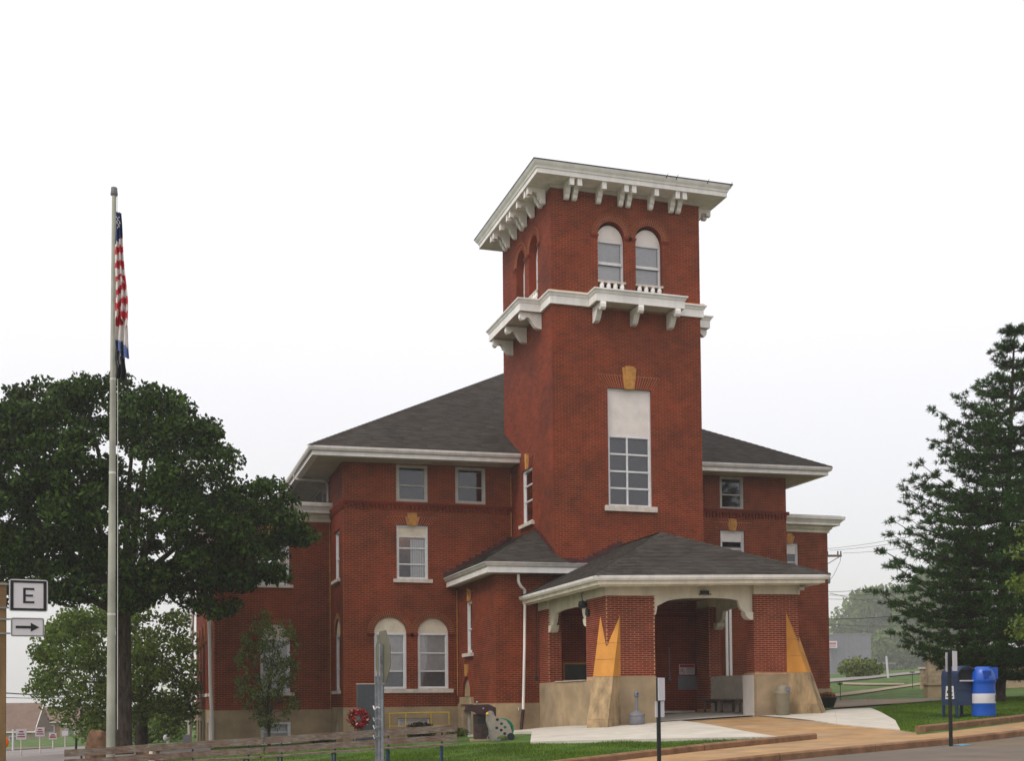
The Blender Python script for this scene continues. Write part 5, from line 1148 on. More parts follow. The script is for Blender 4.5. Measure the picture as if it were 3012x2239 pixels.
# ------------------------------------------------------------------ trees
def inpoly(x, y, P):
    c = False; n = len(P)
    for i in range(n):
        (x0, y0), (x1, y1) = P[i], P[i-1]
        if (y0 > y) != (y1 > y) and x < (x1-x0)*(y-y0)/(y1-y0)+x0: c = not c
    return c
def crown_tree(name, label, base, outline, d, thick, nclump, nleaf, lsize, rcl, lm, group=None, trunk_r=.33, limbs=None, fork=.28, seed=1, density=None, bark=M_bark, catt='tree', upl=.45, stems=1, flat=.6):
    """outline: measured silhouette of the crown at distance d; clumps fill the volume behind and before it"""
    rr = random.Random(seed); r_ = np.random.default_rng(seed)
    xs = [p[0] for p in outline]; ys = [p[1] for p in outline]; cx_, cy_ = (min(xs)+max(xs))/2, (min(ys)+max(ys))/2; hx, hy = (max(xs)-min(xs))/2, (max(ys)-min(ys))/2
    root = empty(name, base, label, catt, group); B = Vector(base); cl = []
    tries = 0
    while len(cl) < nclump and tries < nclump*60:
        tries += 1; x, y = rr.uniform(min(xs), max(xs)), rr.uniform(min(ys), max(ys))
        if not inpoly(x, y, outline): continue
        if density and rr.random() > density(x, y): continue
        q = 1-min(.97, ((x-cx_)/hx)**2*.8+((y-cy_)/hy)**2*.6); t = thick*math.sqrt(max(.05, q)); k = rr.uniform(-1, 1); dep = t*(abs(k)**.55)*(1 if k > 0 else -1)
        p = at(x, y, d+dep)
        if p.y > VW-1.2 and p.x > 1.5 and d < 46: continue
        cl.append((p-B, rcl*rr.uniform(.65, 1.25)))
    Vs = []
    for p, R in cl:
        n = max(8, int(nleaf*(R/rcl)**2)); Vs.append(blades(n, lambda r, n, p=p, R=R: np.array(p)+(lambda dd: dd/np.linalg.norm(dd, axis=1)[:,None]*(r.uniform(.15, 1, size=(n,1))**.6))(r.normal(size=(n,3)))*np.array([R,R,R*flat]), lsize, up=upl, seed=rr.randrange(10**6), wid=.55))
    leafobj('crown', np.concatenate(Vs), lm, root)
    T = MB(); topz = max(p.z for p, R in cl); forkz = fork*topz; n0 = []
    for s in range(stems):
        a = Vector((rr.uniform(-.06,.06)*(stems > 1), 0, -.15)); lean = Vector((rr.uniform(-.3,.3), rr.uniform(-.3,.3), 0))*(.4 if stems == 1 else 1)
        f = Vector((0,0,forkz))+lean*.5; T.tube([a, a.lerp(f, .12), a.lerp(f, .6), f], [trunk_r*1.35, trunk_r*1.02, trunk_r*.88, trunk_r*.8], 12)
        n0.append((f, trunk_r*.7))
    nodes = list(n0); order = sorted(cl, key=lambda c: (c[0]-n0[0][0]).length)
    nl = limbs or 9
    far = rr.sample(order[len(order)//3:], min(nl, len(order)-len(order)//3))
    for p, R in far:
        f, r0 = rr.choice(n0); mid = f.lerp(p, .5)+Vector((rr.uniform(-.4,.4), rr.uniform(-.4,.4), .10*(p-f).length+.1)); pts = [f]
        for t in (.2,.4,.6,.8,1.): pts.append((f*(1-t)**2+mid*2*t*(1-t)+p*t*t)+Vector((rr.uniform(-.1,.1), rr.uniform(-.1,.1), rr.uniform(-.08,.08))))
        T.tube(pts, [r0*(1-.88*i/5)*.72 for i in range(6)], 8)
        for i in range(1, 6): nodes.append((pts[i], r0*(1-.88*i/5)*.72))
    for p, R in cl:
        nn = min(nodes, key=lambda q: (q[0]-p).length+ (1.0 if q[0].z > p.z else 0)); a = nn[0]
        if (a-p).length < .15: continue
        m1 = a.lerp(p, .5)+Vector((rr.uniform(-.15,.15), rr.uniform(-.15,.15), .06)); r1 = min(nn[1]*.5, .012*(a-p).length+.012); T.tube([a, m1, p], [r1, r1*.7, r1*.3], 5, cap=False)
        if rr.random() < .4: nodes.append((m1, r1*.7))
    child(T, 'trunk', bark, root, True); return root
MAPLE = [(-230,1250),(-120,1170),(0,1215),(20,1150),(100,1125),(170,1120),(225,1085),(262,1110),(330,1125),(430,1112),(465,1160),(545,1190),(560,1235),(640,1270),(685,1330),(660,1380),(700,1405),(760,1400),(830,1450),(860,1500),(915,1545),(880,1600),(815,1640),(850,1690),(760,1720),(700,1790),(620,1820),(560,1760),(470,1740),(380,1800),(260,1760),(150,1790),(60,1760),(-60,1790),(-230,1700)]
def mdens(x, y):
    if x > 560 and y > 1480: return 1.
    if 400 < x < 600 and 1380 < y < 1560: return .65
    return .85
q = at(362, 2212, 41.); q.z = H(q.x, q.y)
crown_tree('maple_tree', 'large dark green maple with a thick trunk standing behind the flagpole', q, MAPLE, 40.5, 4.6, 560, 205, .088, .62, ML_dark, trunk_r=.31, fork=.36, limbs=18, seed=11, density=mdens)
q = at(415, 2214, 55.); q.z = H(q.x, q.y)
crown_tree('young_maple_tree', 'lighter green maple with low branches, behind and below the big maple', q, [(95,1910),(180,1830),(260,1780),(420,1760),(560,1830),(572,1950),(560,2100),(500,2150),(420,2120),(350,2150),(260,2150),(190,2110),(150,2080),(75,2060),(130,2010),(60,1950)], 54, 3.4, 190, 130, .10, .75, ML_lit, trunk_r=.30, fork=.34, limbs=9, seed=12)
q = at(790, 2205, 45.2); q.z = H(q.x, q.y)
crown_tree('sapling', 'slender young tree with sparse light leaves in front of the left wing window', q, [(775,1795),(830,1840),(865,1830),(880,1900),(872,2000),(880,2080),(840,2120),(790,2150),(740,2110),(700,2060),(695,1960),(705,1880),(740,1850)], 45.2, .75, 220, 26, .058, .20, ML_sap, trunk_r=.055, fork=.22, limbs=12, seed=13, stems=2, flat=1.2)
q = Vector((25.6, 25.6, 0)); q.z = H(q.x, q.y)
crown_tree('roadside_tree', 'yellow-green tree whose branch tips enter at the right edge', q, [(2990,1400),(3060,1330),(3300,1200),(3500,1500),(3400,1950),(3100,1960),(3000,1920),(2975,1860),(2996,1800),(2960,1760),(2990,1700),(2955,1640),(2985,1560),(3010,1500)], 30, 1.4, 80, 60, .06, .35, ML_yel, trunk_r=.16, fork=.35, limbs=8, seed=14)
# background trees in the mist
bg_tr = [('tall hazy tree, leftmost behind the far grey building', [(2470,1850),(2478,1800),(2520,1760),(2600,1735),(2700,1745),(2740,1800),(2740,1900),(2640,1950),(2500,1930)], 450, 18, 170, 110, 1.1, 5.8, (2600,1985)),
         ('paler taller hazy tree just left of the pine', [(2650,1760),(2700,1700),(2790,1640),(2860,1660),(2900,1800),(2880,1960),(2700,1970),(2640,1900)], 420, 17, 170, 110, 1.0, 4.9, (2760,1990)),
         ('low green hazy tree right of the far grey building', [(2560,1900),(2620,1860),(2700,1850),(2780,1880),(2800,1960),(2740,1995),(2600,1990)], 380, 12, 120, 110, .85, 3.9, (2660,1998)),
         ('round bushy tree beyond the far road', [(2480,1930),(2520,1890),(2580,1900),(2590,1960),(2500,1970)], 450, 13, 60, 90, 1.1, 5.0, (2530,1985))]
for lab, poly, d, th, nc, nl, ls, rc, bq in bg_tr:
    q = at(bq[0], bq[1], d); q.z = H(q.x, q.y)
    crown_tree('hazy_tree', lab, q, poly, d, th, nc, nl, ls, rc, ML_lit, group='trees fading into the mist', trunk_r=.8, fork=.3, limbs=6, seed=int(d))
q = at(2515, 1990, 98); 
def bush(x, y, d, w, h, lab, n, mt=ML_lit):
    q = at(x, y, d); q.z = H(q.x, q.y); b = empty('bush', q, lab, 'bush'); leafobj('foliage', blades(n, ballpos((0,0,h*.45), (w,w*.7,h*.55), .3), .16, seed=int(x)), mt, b)
    m = MB(); 
    for i in range(5): m.tube([(0,0,-.1),(random.uniform(-w/2,w/2),0,h*.6)], .05, 5)
    child(m, 'stem', M_bark, b)
bush(2520, 1985, 92, 1.6, 1.7, 'yellow-green bush at the foot of the far grey building', 900, ML_sap)
bush(2560, 1988, 96, 1.2, 1.4, 'smaller bush right of the yellow-green one across the far road', 500)

# pine with whorled branches and needle tufts
q = at(2937, 2055, 41.); q.z = H(q.x, q.y); pine = empty('pine_tree', q, 'tall dark pine with tiered branches standing at the right edge', 'tree'); B0 = Vector(q)
tipp = at(2985, 957, 41.)-B0; Ht = tipp.z; T = MB(); axis_ = lambda z: Vector((tipp.x*z/Ht, tipp.y*z/Ht, z))
T.tube([axis_(z) for z in (-.15, .3, Ht*.2, Ht*.45, Ht*.7, Ht*.88, Ht)], [.30, .22, .19, .14, .08, .045, .012], 10); rr = random.Random(5)
prof_ = [(957,.05),(990,.35),(1040,.8),(1063,1.35),(1110,1.0),(1160,1.9),(1200,1.45),(1265,2.45),(1300,2.0),(1355,2.75),(1400,2.2),(1475,3.3),(1510,2.8),(1555,3.8),(1600,3.4),(1650,4.1),(1690,3.6),(1750,4.3),(1820,4.3),(1870,3.5),(1910,3.3),(1950,2.7),(1985,1.6)]
tufts = []
def pr_(z):
    y = [(2055-(2055-957)*z/Ht)][0]
    for (y0, r0), (y1, r1) in zip(prof_[:-1], prof_[1:]):
        if y0 <= y <= y1: return r0+(r1-r0)*(y-y0)/(y1-y0)
    return 1.2
z = Ht*.07; wh = 0
while z < Ht-.15:
    Rz = pr_(z); nb = 10 if z < Ht*.7 else (7 if z < Ht*.82 else 3); a0 = rr.uniform(0, 6.28)
    for k in range(nb):
        a = a0+k*6.283/nb+rr.uniform(-.3,.3); L = (Rz*rr.uniform(.72, 1.06)+.08)*(.60 if z > Ht*.80 else 1.02)
        if rr.random() < .12 and z > Ht*.2: L *= .55
        d = Vector((math.cos(a), math.sin(a), 0)); rise = .06+.42*(z/Ht)**2; s = axis_(z+rr.uniform(-.05,.05)); pts = []
        for i in range(7): t = i/6; pts.append(s+d*L*t+Vector((0,0,L*(rise*t-.22*t*(1-t)*2+.10*t*t))))
        T.tube(pts, [max(.008, (.02+.012*L)*(1-.85*i/6)) for i in range(7)], 5, cap=False)
        for i in range(1, 7):
            t = i/6
            if t*L < .45 and L > 1: continue
            for sg in (-1, 1, 0):
                sl = (.20+.75*L*.33*(1-t*.75))*(1 if sg else .3); dd = (d*(.7 if sg else 1)+Vector((-d.y, d.x, 0))*sg*.75).normalized(); e_ = pts[i]+dd*sl+Vector((0,0,.10*sl+rr.uniform(-.03,.05)))
                if sg: T.tube([pts[i], e_], [.010, .004], 4, cap=False)
                nt_ = max(1, int(sl/.11))
                for j in range(nt_): tufts.append((pts[i].lerp(e_, (j+1)/nt_)+Vector((rr.uniform(-.05,.05), rr.uniform(-.05,.05), rr.uniform(-.03,.06))), dd))
    z += rr.uniform(.40, .52)*(1 if z < Ht*.7 else 1.1); wh += 1
r_ = np.random.default_rng(9); K = 20; TP = np.array([t[0] for t in tufts]); TD = np.array([t[1] for t in tufts]); n = len(TP)*K
P_ = np.repeat(TP, K, 0); D_ = r_.normal(size=(n,3))*.62+np.repeat(TD, K, 0)*.65+np.array([0,0,.45]); D_ /= np.linalg.norm(D_, axis=1)[:,None]; L_ = r_.uniform(.10,.19,size=(n,1)); S_ = np.cross(D_, r_.normal(size=(n,3))); S_ /= np.linalg.norm(S_, axis=1)[:,None]
V = np.stack([P_-S_*.012, P_+S_*.012, P_+D_*L_+S_*.006, P_+D_*L_-S_*.006], 1).reshape(-1,3)
ML_pine = leafmat('pine_needle', (.020,.066,.010), (.042,.092,.018), .55, .22)
leafobj('needles', V, ML_pine, pine); child(T, 'trunk', M_bark, pine, True)

# ------------------------------------------------------------------ right background
def building(name, label, q, w, dp, h, yaw, mt, roof=None, cat='building'):
    r = empty(name, q, label, cat, rz=yaw); m = MB(); m.box(-w/2,w/2,0,dp,-1.5,h); child(m, 'wall', mt, r); return r
M_metal = mat('grey_metal_siding', (.16,.16,.19), .7, .08, .5); M_fbrick = mat('far_brick', (.23,.10,.06), .9, .2, 1.); M_lime = mat('limestone_block', (.42,.33,.22), .9, .22, 2., bump=.3)
q = at(2470, 1985, 330); q.z = H(q.x, q.y); gb = building('far_metal_building', 'windowless grey metal-sided building fading into the mist', q, 17.6, 20, at(2470,1868,330).z-q.z, -YAW, M_metal)
hh_ = at(2470,1868,330).z-q.z
m = MB(); m.box(-8.95,8.95,-.15,20.15,hh_,hh_+.25); child(m, 'roof_edge', M_road2, gb); m = MB(); m.box(-8.85,8.85,-.12,-.02,-.5,.7); child(m, 'plinth', M_conc, gb)
for i in range(16): m = MB(); m.box(-8.7+i*1.14-.04,-8.7+i*1.14+.04,-.06,-.001,.7,hh_); child(m, 'siding_rib', M_metal, gb)
sgn = empty('shop_sign', at(2447,1897,329), 'white sign with red lettering on the far grey building', 'sign', rz=-YAW)
m = MB(); m.box(-1.45,1.45,0,.2,-.95,.95); child(m, 'panel', M_signw, sgn); m = MB()
for i in range(7): m.box(-1.2+i*.35,-.95+i*.35,-.05,-.001,-.05,.58)
m.box(-1.2,1.1,-.05,-.001,-.58,-.36); child(m, 'lettering', M_red, sgn)
m = MB(); q2 = at(2595, 1985, 325); q2.z = H(q2.x, q2.y); cn = empty('carport', q2, 'low dark carport with a pale roof beside the far grey building', 'carport', rz=-YAW)
m.box(-3.6,3.6,-1,6,7.0,7.4); child(m, 'roof', M_road2, cn)
for x in (-3.2,2.9): m = MB(); m.box(x,x+.3,-.9,-.6,-.5,6.6); child(m, 'post', M_black, cn)
m = MB(); m.box(-3.3,2.8,1.0,5.95,-.5,7.0); child(m, 'wall', M_road, cn)
q = at(2613, 1977, 84); q.z = H(q.x, q.y); wp = empty('leaning_marker_post', q, 'white post leaning to the left beside the far road', 'post'); m = MB(); e1 = at(2607,1931,84)-q; m.tube([(0,0,-.3), e1], .07, 8); child(m, 'shaft', M_signw, wp)
# low limestone and brick building behind the pine
q = at(2830, 2052, 58); q.z = H(q.x, q.y); sb_ = empty('brick_outbuilding', q, 'low brown brick building with a tan lower wall behind the pine', 'building', rz=math.radians(-40))
hb_ = at(2830,1935,58).z-q.z; m = MB(); m.box(0,14,0,8,1.35,hb_); child(m, 'upper_wall', M_fbrick, sb_); m = MB(); m.box(-.04,14.04,-.04,8.04,-1,1.35); child(m, 'lower_wall', M_lime, sb_)
m = MB(); m.box(-.4,14.4,-.4,8.4,hb_,hb_+.18); child(m, 'roof', M_roof, sb_)
for i in range(9): m = MB(); m.box(.02,13.9,-.015,-.001,1.5+i*.25,1.51+i*.25); child(m, 'brick_course', M_mortar, sb_)
def ashlar(name, label, x, y, d, w, h, t, cw=.42, chh=.2, cap=True):
    q = at(x, y, d); q.z = H(q.x, q.y); r = empty(name, q, label, 'wall' if w > 1 else 'pillar', rz=-YAW); z = -.2; row = 0
    while z < h:
        a = -w/2-(cw/2 if row % 2 else 0)
        while a < w/2:
            b = min(a+cw, w/2); s = max(a, -w/2)
            if b-s > .05: k = random.uniform(-.012,.012); m = MB(); m.box(s+.008,b-.008,-t/2+k,t/2-k,z+.007,min(z+chh,h)-.007); child(m, 'stone', M_lime, r)
            a += cw
        z += chh; row += 1
    m = MB(); m.box(-w/2+.02,w/2-.02,-t/2+.03,t/2-.03,-.3,h-.01); child(m, 'core', M_mortar2, r)
    if cap: m = MB(); m.box(-w/2-.05,w/2+.05,-t/2-.05,t/2+.05,h,h+.1); child(m, 'cap', M_sill, r)
    return r
ashlar('stone_wall', 'pale limestone block wall behind the mailbox, left of the brick outbuilding', 2752, 2012, 56, .80, 1.75, .4)
ashlar('stone_pillar', 'narrow limestone pillar at the left end of the block wall', 2716, 1992, 62, .30, 1.05, .3, cw=.3)
q = at(2755, 2050, 50); q.z = H(q.x, q.y); m = MB(); m.box(-.45,.45,-.25,.25,-.1,.52); m.box(-.5,.5,-.3,.3,.52,.6); pl = empty('stone_planter', q, 'squat weathered stone planter on the lawn left of the mailbox', 'planter', rz=-YAW); child(m, 'block', M_found, pl)
for x, y, yb, d, lab in ((2472,2013,2056,52,'small dark plant stake with a leafy top on the near lawn'), (2684,1980,2010,64,'small dark plaque on a stake beside the garden path')):
    q = at(x, yb, d); q.z = H(q.x, q.y); zt = at(x, y, d).z-q.z; s = empty('garden_stake', q, lab, 'stake'); m = MB(); m.tube([(0,0,-.05),(0,0,zt)], .015, 5); child(m, 'stake', M_black, s)
    if x < 2600: leafobj('leaves', blades(60, ballpos((0,0,zt), (.13,.13,.06), .2), .04, seed=2), ML_shrub, s)
    else: m = MB(); m.box(-.14,.14,-.03,.03,zt,zt+.05); child(m, 'plaque', M_bark, s)
for i, x in enumerate((2492, 2555, 2623)):
    q = G(x, 2062); s = empty('kerb_reflector', (q.x,q.y,q.z+.03), ('leftmost','middle','rightmost')[i]+' of the three small orange markers along the driveway', 'marker'); m = MB(); m.box(-.06,.06,-.04,.04,0,.06); child(m, 'block', mat('marker_orange', (.45,.20,.04), .6), s)
# utility pole and wires
q = at(2428, 2030, 80); q.z = H(q.x, q.y); up = empty('utility_pole', q, 'wooden utility pole with a crossarm partly hidden behind the right wing', 'utility pole', rz=-YAW)
hp = at(2428,1600,80).z-q.z; s80 = 80/FPX; m = MB(); m.tube([(0,0,-.5),(0,0,hp)], .15, 10, r1=.10); child(m, 'pole', M_bark, up, True)
za = at(2450,1634,80).z-q.z; m = MB(); m.box(-1.25,1.25,-.06,.06,za-.08,za+.06); child(m, 'crossarm', mat('crossarm_wood', (.16,.07,.05), .8, .2), up); m = MB(); m.tube([(1.1,0,za-.08),(.05,0,za-.7)], .03, 5); m.tube([(-1.1,0,za-.08),(-.05,0,za-.7)], .03, 5); child(m, 'brace', M_grey, up)
for x in (-1.15,.3,1.0,1.2): m = MB(); m.lathe((x,0,za+.06), [(.03,0),(.06,.08),(.04,.14),(.06,.2),(.02,.26)], 8); child(m, 'insulator', M_black, up)
for k in range(4): m = MB(); zz = at(2436,1745+k*10,80).z-q.z; m.lathe((.2,0,zz), [(.03,-.07),(.07,0),(.03,.07)], 8); m.tube([(0,0,zz),(.2,0,zz)], .02, 5); child(m, 'insulator', M_black, up)
m = MB(); m.lathe((.32,-.1,at(2450,1700,80).z-q.z), [(.06,-.4),(.12,-.3),(.12,.25),(.06,.3)], 10); child(m, 'cutout_switch', M_grey, up); m = MB(); m.tube([(1.2,0,za+.2),(1.15,0,za-.4),(.7,0,za-1.3),(.35,0,za-1.8)], .015, 4); child(m, 'jumper_wire', M_black, up)
wires = [((2434,1615),(3100,1465),.012,'uppermost of the thin overhead wires on the right'),((2440,1620),(3100,1490),.012,'second overhead wire from the top on the right'),((2480,1628),(3100,1518),.012,'third overhead wire from the top on the right'),
 ((2436,1742),(3100,1640),.016,'fourth overhead wire from the top, just under the pole switch'),((2436,1752),(3100,1672),.014,'fifth overhead wire from the top on the right'),((2436,1763),(3100,1700),.014,'sixth overhead wire from the top on the right'),((2440,1746),(3100,1812),.02,'overhead cable falling to the right across the other wires'),
 ((2432,1822),(3100,1735),.035,'thick black overhead cable rising to the right'),((2434,1837),(3100,1800),.016,'thin overhead wire under the thick black cable'),((2436,1840),(3100,1885),.016,'lowest overhead wire, falling to the right')]
for i, (a, b_, r0, lab) in enumerate(wires):
    A = at(*a, 80); B_ = at(*b_, 52); o = MB(); o.tube([A.lerp(B_, t/10)-Vector((0,0,.35*4*(t/10)*(1-t/10))) for t in range(11)], r0, 5); ob = o.build('overhead_wire', M_black, label=lab, cat='wire')
# ------------------------------------------------------------------ left background
M_hroof = mat('house_roof_brown', (.17,.11,.085), .9, .15, 1.); M_cream2 = mat('house_cream', (.34,.27,.20), .8, .12, 1.); M_obrick = mat('house_tan_brick', (.30,.19,.10), .9, .2, 1.)
def house(x, y, d, w, dp, h, rh, yaw, lab, wins, wallm=M_cream2, gable=True):
    q = at(x, y, d); q.z = H(q.x, q.y); r = empty('house', q, lab, 'house', rz=yaw); m = MB(); m.box(-w/2,w/2,0,dp,-2,h)
    child(m, 'wall', wallm, r); m = MB(); e = .35
    m.prism([(-w/2-e,-e,h-.05),(-w/2-e,dp/2,h+rh),(-w/2-e,dp+e,h-.05)], [(w/2+e,-e,h-.05),(w/2+e,dp/2,h+rh),(w/2+e,dp+e,h-.05)]); child(m, 'roof', M_hroof, r)
    for s in (-1,1): m = MB(); m.prism([(s*(w/2+e+.02),-e,h-.1),(s*(w/2+e+.02),dp/2,h+rh),(s*(w/2+e+.02),dp/2,h+rh-.2),(s*(w/2+e+.02),-e+.2,h-.1)], [(s*(w/2+e+.08),-e,h-.1),(s*(w/2+e+.08),dp/2,h+rh),(s*(w/2+e+.08),dp/2,h+rh-.2),(s*(w/2+e+.08),-e+.2,h-.1)]); child(m, 'bargeboard', M_white, r)
    for (a, z0, w_, h_) in wins:
        m = MB(); m.box(a-w_/2-.08,a+w_/2+.08,-.06,0,z0-.08,z0+h_+.08); f = child(m, 'window', M_white, r); m = MB(); m.box(a-w_/2,a+w_/2,-.075,-.061,z0,z0+h_); child(m, 'pane', M_grey, f)
    m = MB(); m.box(-w/2-.5,w/2+.5,-.45,-.35,h-.15,h-.02); child(m, 'gutter', M_white, r)
    return r
house(-55, 2204, 137, 11.0, 9, 2.6, 3.3, math.radians(-8), 'cream house with a steep brown roof at the far left edge', [(-1.4,.6,1.0,1.4),(1.2,.6,1.0,1.4),(3.6,.6,1.0,1.4)])
house(122, 2200, 150, 4.4, 7, 3.4, 1.6, math.radians(12), 'tan brick and cream house right of the brown-roofed one', [(-1.2,.5,1.1,.9),(.9,.5,1.1,.9),(-1.2,2.1,1.1,.8),(.9,2.1,1.1,.8)], M_obrick)
house(205, 2196, 175, 8, 8, 2.8, 2.4, math.radians(-5), 'pale hazy house behind the lighter maple', [(-2.5,.7,1.2,1.2),(0,.7,1.2,1.2),(2.5,.7,1.2,1.2)])
house(520, 2184, 160, 12, 8, 2.6, 1.8, math.radians(-10), 'low pale shed-like house seen under the branches left of the courthouse', [(-2.5,.7,1.2,1.0),(2.,.7,1.2,1.)], M_cream2)
bush(300, 2200, 80, 2.2, 1.6, 'hazy bush before the left houses', 800); bush(440, 2190, 70, 2.5, 1.8, 'bush beyond the road behind the big maple', 900); bush(490, 2160, 78, 3.5, 4.2, 'tall hazy bush left of the courthouse corner', 1600)
M_rt = mat('red_print', (.30,.03,.05), .6)
for i, (x, yt, yb, w_, h_, d) in enumerate(((62,2146,2174,.46,.50,56),(117,2141,2168,.44,.46,60),(155,2158,2175,.40,.34,66),(191,2151,2166,.34,.30,70))):
    q = at(x, 2245, d); q.z = H(q.x, q.y); r = empty('parking_sign', q, ('nearest and leftmost','second from the left','third from the left','rightmost and faintest')[i]+' of the small white parking signs on the far roadside', 'sign', 'parking signs along the left road')
    zt = at(x, yt, d).z-q.z; m = MB(); m.tube([(0,.03,-.2),(0,.03,zt-.02)], .035, 6); child(m, 'post', M_sill, r); m = MB(); m.box(-w_/2*1.0,w_/2,-.02,0,zt-h_,zt); child(m, 'plate', M_signw, r)
    if i < 3:
        m = MB()
        for k, (a, b_) in enumerate(((-.10,.10),(-.15,.15),(-.17,.17))): z = zt-h_*(.24+.24*k); m.box(a,b_,-.028,-.0205,z-.03,z+.025)
        child(m, 'print', M_rt, r)
q = at(38, 2215, 72); q.z = H(q.x, q.y); m = MB(); m.tube([(0,0,-.2),(0,0,at(38,2147,72).z-q.z)], .06, 8); r = empty('white_porch_post', q, 'plain white post standing before the brown-roofed house', 'post'); child(m, 'shaft', M_signw, r)
q = at(222, 2226, 42); q.z = H(q.x, q.y); m = MB(); m.tube([(0,0,-.2),(.03,0,at(227,2172,42).z-q.z)], .04, 8); r = empty('black_bollard', q, 'thin black bollard between the parking signs and the stone cairn', 'bollard'); child(m, 'shaft', M_black, r)
# brown boulder left of the flagpole, fragments at the big trunk's foot
def boulder(x, y0, y1, w, d, lab, mt, nm='boulder', seed=1):
    q = at(x, y1, d); q.z = H(q.x, q.y)-.1; h = at(x, y0, d).z-q.z; r = empty(nm, q, lab, nm); bm = bmesh.new(); bmesh.ops.create_icosphere(bm, subdivisions=3, radius=1); rr = random.Random(seed)
    from mathutils import noise
    for v in bm.verts: k = 1+.22*noise.noise(v.co*1.6+Vector((seed,0,0)))+.07*noise.noise(v.co*5); sgz = (abs(v.co.z)**.55)*(1 if v.co.z > 0 else -1); v.co = Vector((v.co.x*w/2*k*1.1, v.co.y*w/2*k, h/2+sgz*h/2*min(k, 1.05)))
    me = bpy.data.meshes.new('rock'); bm.to_mesh(me); bm.free(); me.materials.append(mt); o = bpy.data.objects.new('rock', me); C.objects.link(o); o.parent = r
M_rock = mat('brown_rock', (.16,.085,.05), .95, .4, 3., bump=.9, bscale=12)
boulder(288, 2145, 2238, .58, 33, 'upright brown memorial boulder just left of the flagpole', M_rock, seed=2)
boulder(420, 2210, 2232, .5, 37, 'low orange-brown rock at the foot of the big maple', M_rock, seed=5); boulder(446, 2206, 2226, .16, 34, 'small pale round stone beside the birdbath', M_sill, seed=8)
q = at(464, 2240, 34); q.z = H(q.x, q.y); r = empty('birdbath', q, 'dark bowl-shaped birdbath behind the plank bench', 'birdbath'); zt = at(464,2203,34).z-q.z
m = MB(); m.lathe((0,0,0), [(.10,-.05),(.05,.1),(.05,zt-.10),(.17,zt-.03),(.18,zt),(.15,zt-.01),(.02,zt-.05)], 18); child(m, 'bowl', M_rock, r, True)
q = at(548, 2232, 46); q.z = H(q.x, q.y); r = empty('sandwich_board', q, 'grey folding sandwich board with a white patch left of the courthouse corner', 'sign'); zt = at(548,2163,46).z-q.z
m = MB(); m.prism([(-.13,-.2,.25),(.13,-.2,.25),(.13,-.02,zt),(-.13,-.02,zt)], [(-.13,-.17,.25),(.13,-.17,.25),(.13,.01,zt),(-.13,.01,zt)]); child(m, 'board', M_grey, r)
for x in (-.2,.2): m = MB(); m.tube([(x*1.1,-.3,-.05),(x*.5,-.02,zt*.6)], .014, 5); child(m, 'leg', M_black, r)
m = MB(); m.box(-.02,.12,-.24,-.21,.02,.24); child(m, 'white_patch', M_signw, r)
q = at(489, 2172, 62); r = empty('white_bag', q, 'small white bag-like shape on the slope beyond the left road', 'bag'); m = MB(); m.sphere((0,0,0), .18, 10, 6, (.9,.6,1.0)); m.sphere((.1,0,-.22), .13, 8, 5, (.7,.5,1.1)); child(m, 'sack', M_signw, r)
q = at(448, 2150, 75); r = empty('small_notice_board', q, 'small white notice board seen between the trunks', 'sign'); m = MB(); m.box(-.24,.24,-.03,0,-.28,.24); child(m, 'panel', M_signw, r); m = MB(); m.tube([(0,.02,-.2),(0,.02,-1.6)], .04, 6); child(m, 'post', M_grey, r)
q = at(3, 2190, 24.); r = empty('windsock_banner', q, 'orange and white fabric banner end poking in at the left edge', 'banner')
m = MB(); m.sphere((-.02,0,0), .16, 16, 10, (.45,.3,1.0)); child(m, 'white_panel', M_signw, r, True); m = MB(); m.sphere((.05,.03,.03), .13, 14, 8, (.72,.3,.95)); child(m, 'orange_panel', mat('orange_fabric', (.75,.13,.01), .7), r, True)
for i, (y0, y1) in enumerate(((2037,2046),(2052,2053))):
    A = at(-30, y0, 66); B_ = at(200, y1, 66); o = MB(); o.tube([A, A.lerp(B_,.5)-Vector((0,0,.05)), B_], .035 if i == 0 else .02, 5); o.build('overhead_wire', M_black, label=('upper' if i == 0 else 'lower')+' overhead wire above the brown-roofed house', cat='wire')

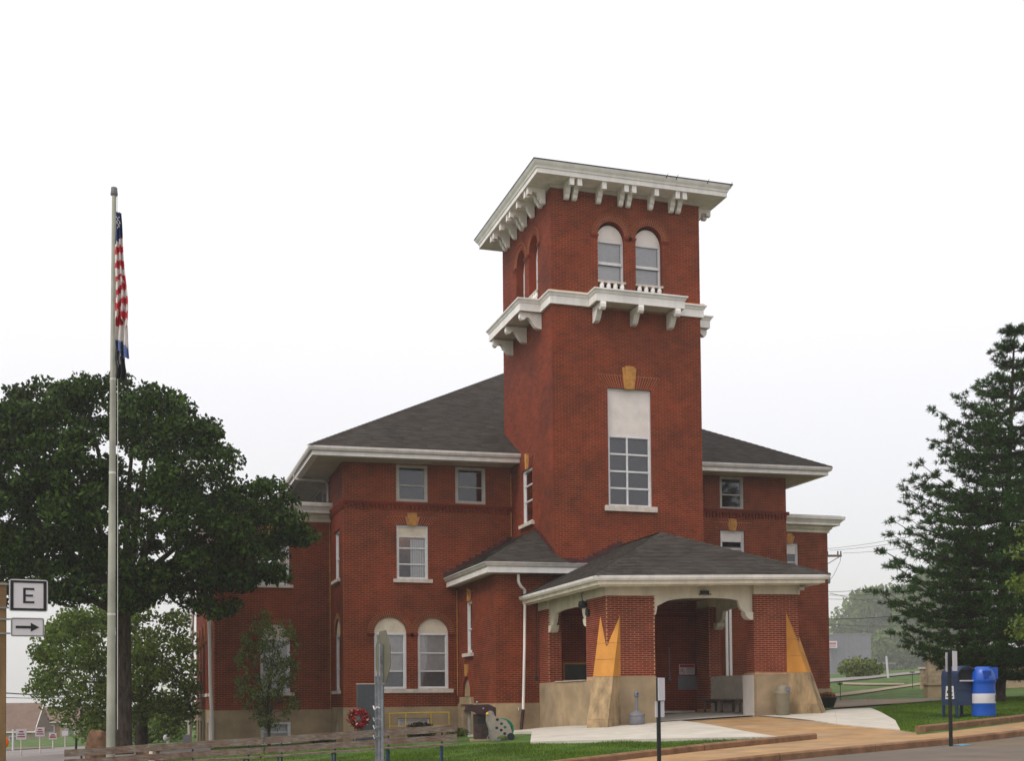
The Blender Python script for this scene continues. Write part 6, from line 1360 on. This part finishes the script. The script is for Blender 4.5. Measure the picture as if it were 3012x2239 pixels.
# ------------------------------------------------------------------ grass blades on the near lawns
r_ = np.random.default_rng(21)
def lawn(name, poly, n, h, seed, lab=None):
    r = np.random.default_rng(seed); xs = [p[0] for p in poly]; ys = [p[1] for p in poly]; P_ = []
    while len(P_) < n:
        x, y = r.uniform(min(xs), max(xs)), r.uniform(min(ys), max(ys))
        if inpoly(x, y, poly): P_.append((x, y, 0))
    P_ = np.array(P_); gxx = np.arange(min(xs)-.5, max(xs)+1, .5); gyy = np.arange(min(ys)-.5, max(ys)+1, .5); Z = np.array([[H(a, b) for a in gxx] for b in gyy])
    fx = (P_[:,0]-gxx[0])/.5; fy = (P_[:,1]-gyy[0])/.5; ix = fx.astype(int); iy = fy.astype(int); fx -= ix; fy -= iy
    P_[:,2] = Z[iy,ix]*(1-fx)*(1-fy)+Z[iy,ix+1]*fx*(1-fy)+Z[iy+1,ix]*(1-fx)*fy+Z[iy+1,ix+1]*fx*fy-.01
    clump = .6+.8*(np.sin(P_[:,0]*2.3+1.3*np.sin(P_[:,1]*1.7))*.5+.5)
    D = np.stack([r.normal(size=n)*.45, r.normal(size=n)*.45, np.ones(n)], 1); D /= np.linalg.norm(D, axis=1)[:,None]; L = (h*r.uniform(.5,1.2,size=n)*clump)[:,None]
    S = np.stack([r.normal(size=n), r.normal(size=n), np.zeros(n)], 1); S /= np.linalg.norm(S, axis=1)[:,None]; w = .009
    V = np.stack([P_-S*w, P_+S*w, P_+D*L+S*.002, P_+D*L-S*.002], 1).reshape(-1,3)
    o = leafobj(name, V, M_blade, None, 'stuff'); tag(o, lab, 'grass'); return o
A_, B_, C_, D_ = G(1500,2189), G(1900,2182), G(2290,2175), rk[1]
near = [tuple(D_.xy), tuple(C_.xy), tuple(B_.xy), tuple(A_.xy), (7.4, 31.), (3, 30.5), (-2, 30.5), (-3, 24.5), (2, 22), tuple((rk[1]-e*13).xy)]
lawn('lawn_grass', near, 95000, .062, 1, 'bright green mown grass between the benches and the forecourt')
back = [(7.4,31.),(7.6,36),(10.6,39.5),(11.6,43.5),(9,44.4),(3,47),(0,44),(-3,32)]
lawn('lawn_grass', back, 30000, .06, 2, 'mown grass at the foot of the left wall behind the monument')
rl_ = [tuple(G(2690,2155).xy), tuple(G(3060,2112).xy), tuple(G(3060,2050).xy), tuple(G(2780,2062).xy), tuple(G(2565,2084).xy), tuple(G(2610,2108).xy), tuple(G(2652,2150).xy)]
lawn('lawn_grass', rl_, 60000, .06, 3, 'shaded green grass around the mailbox and the blue barrel')

# ------------------------------------------------------------------ mist
hz_ = MB(); hz_.box(-330.5, 500.5, -60.5, 700.5, -12, 80.0)
mh = bpy.data.materials.new('haze'); mh.use_nodes = True; t = mh.node_tree; t.nodes.clear(); o = t.nodes.new('ShaderNodeOutputMaterial'); pv = t.nodes.new('ShaderNodeVolumePrincipled')
pv.inputs['Color'].default_value = (.93,.93,.95,1); pv.inputs['Density'].default_value = .0006; pv.inputs['Anisotropy'].default_value = .2; t.links.new(pv.outputs[0], o.inputs['Volume'])
hz_.build('haze', mh, kind='stuff')
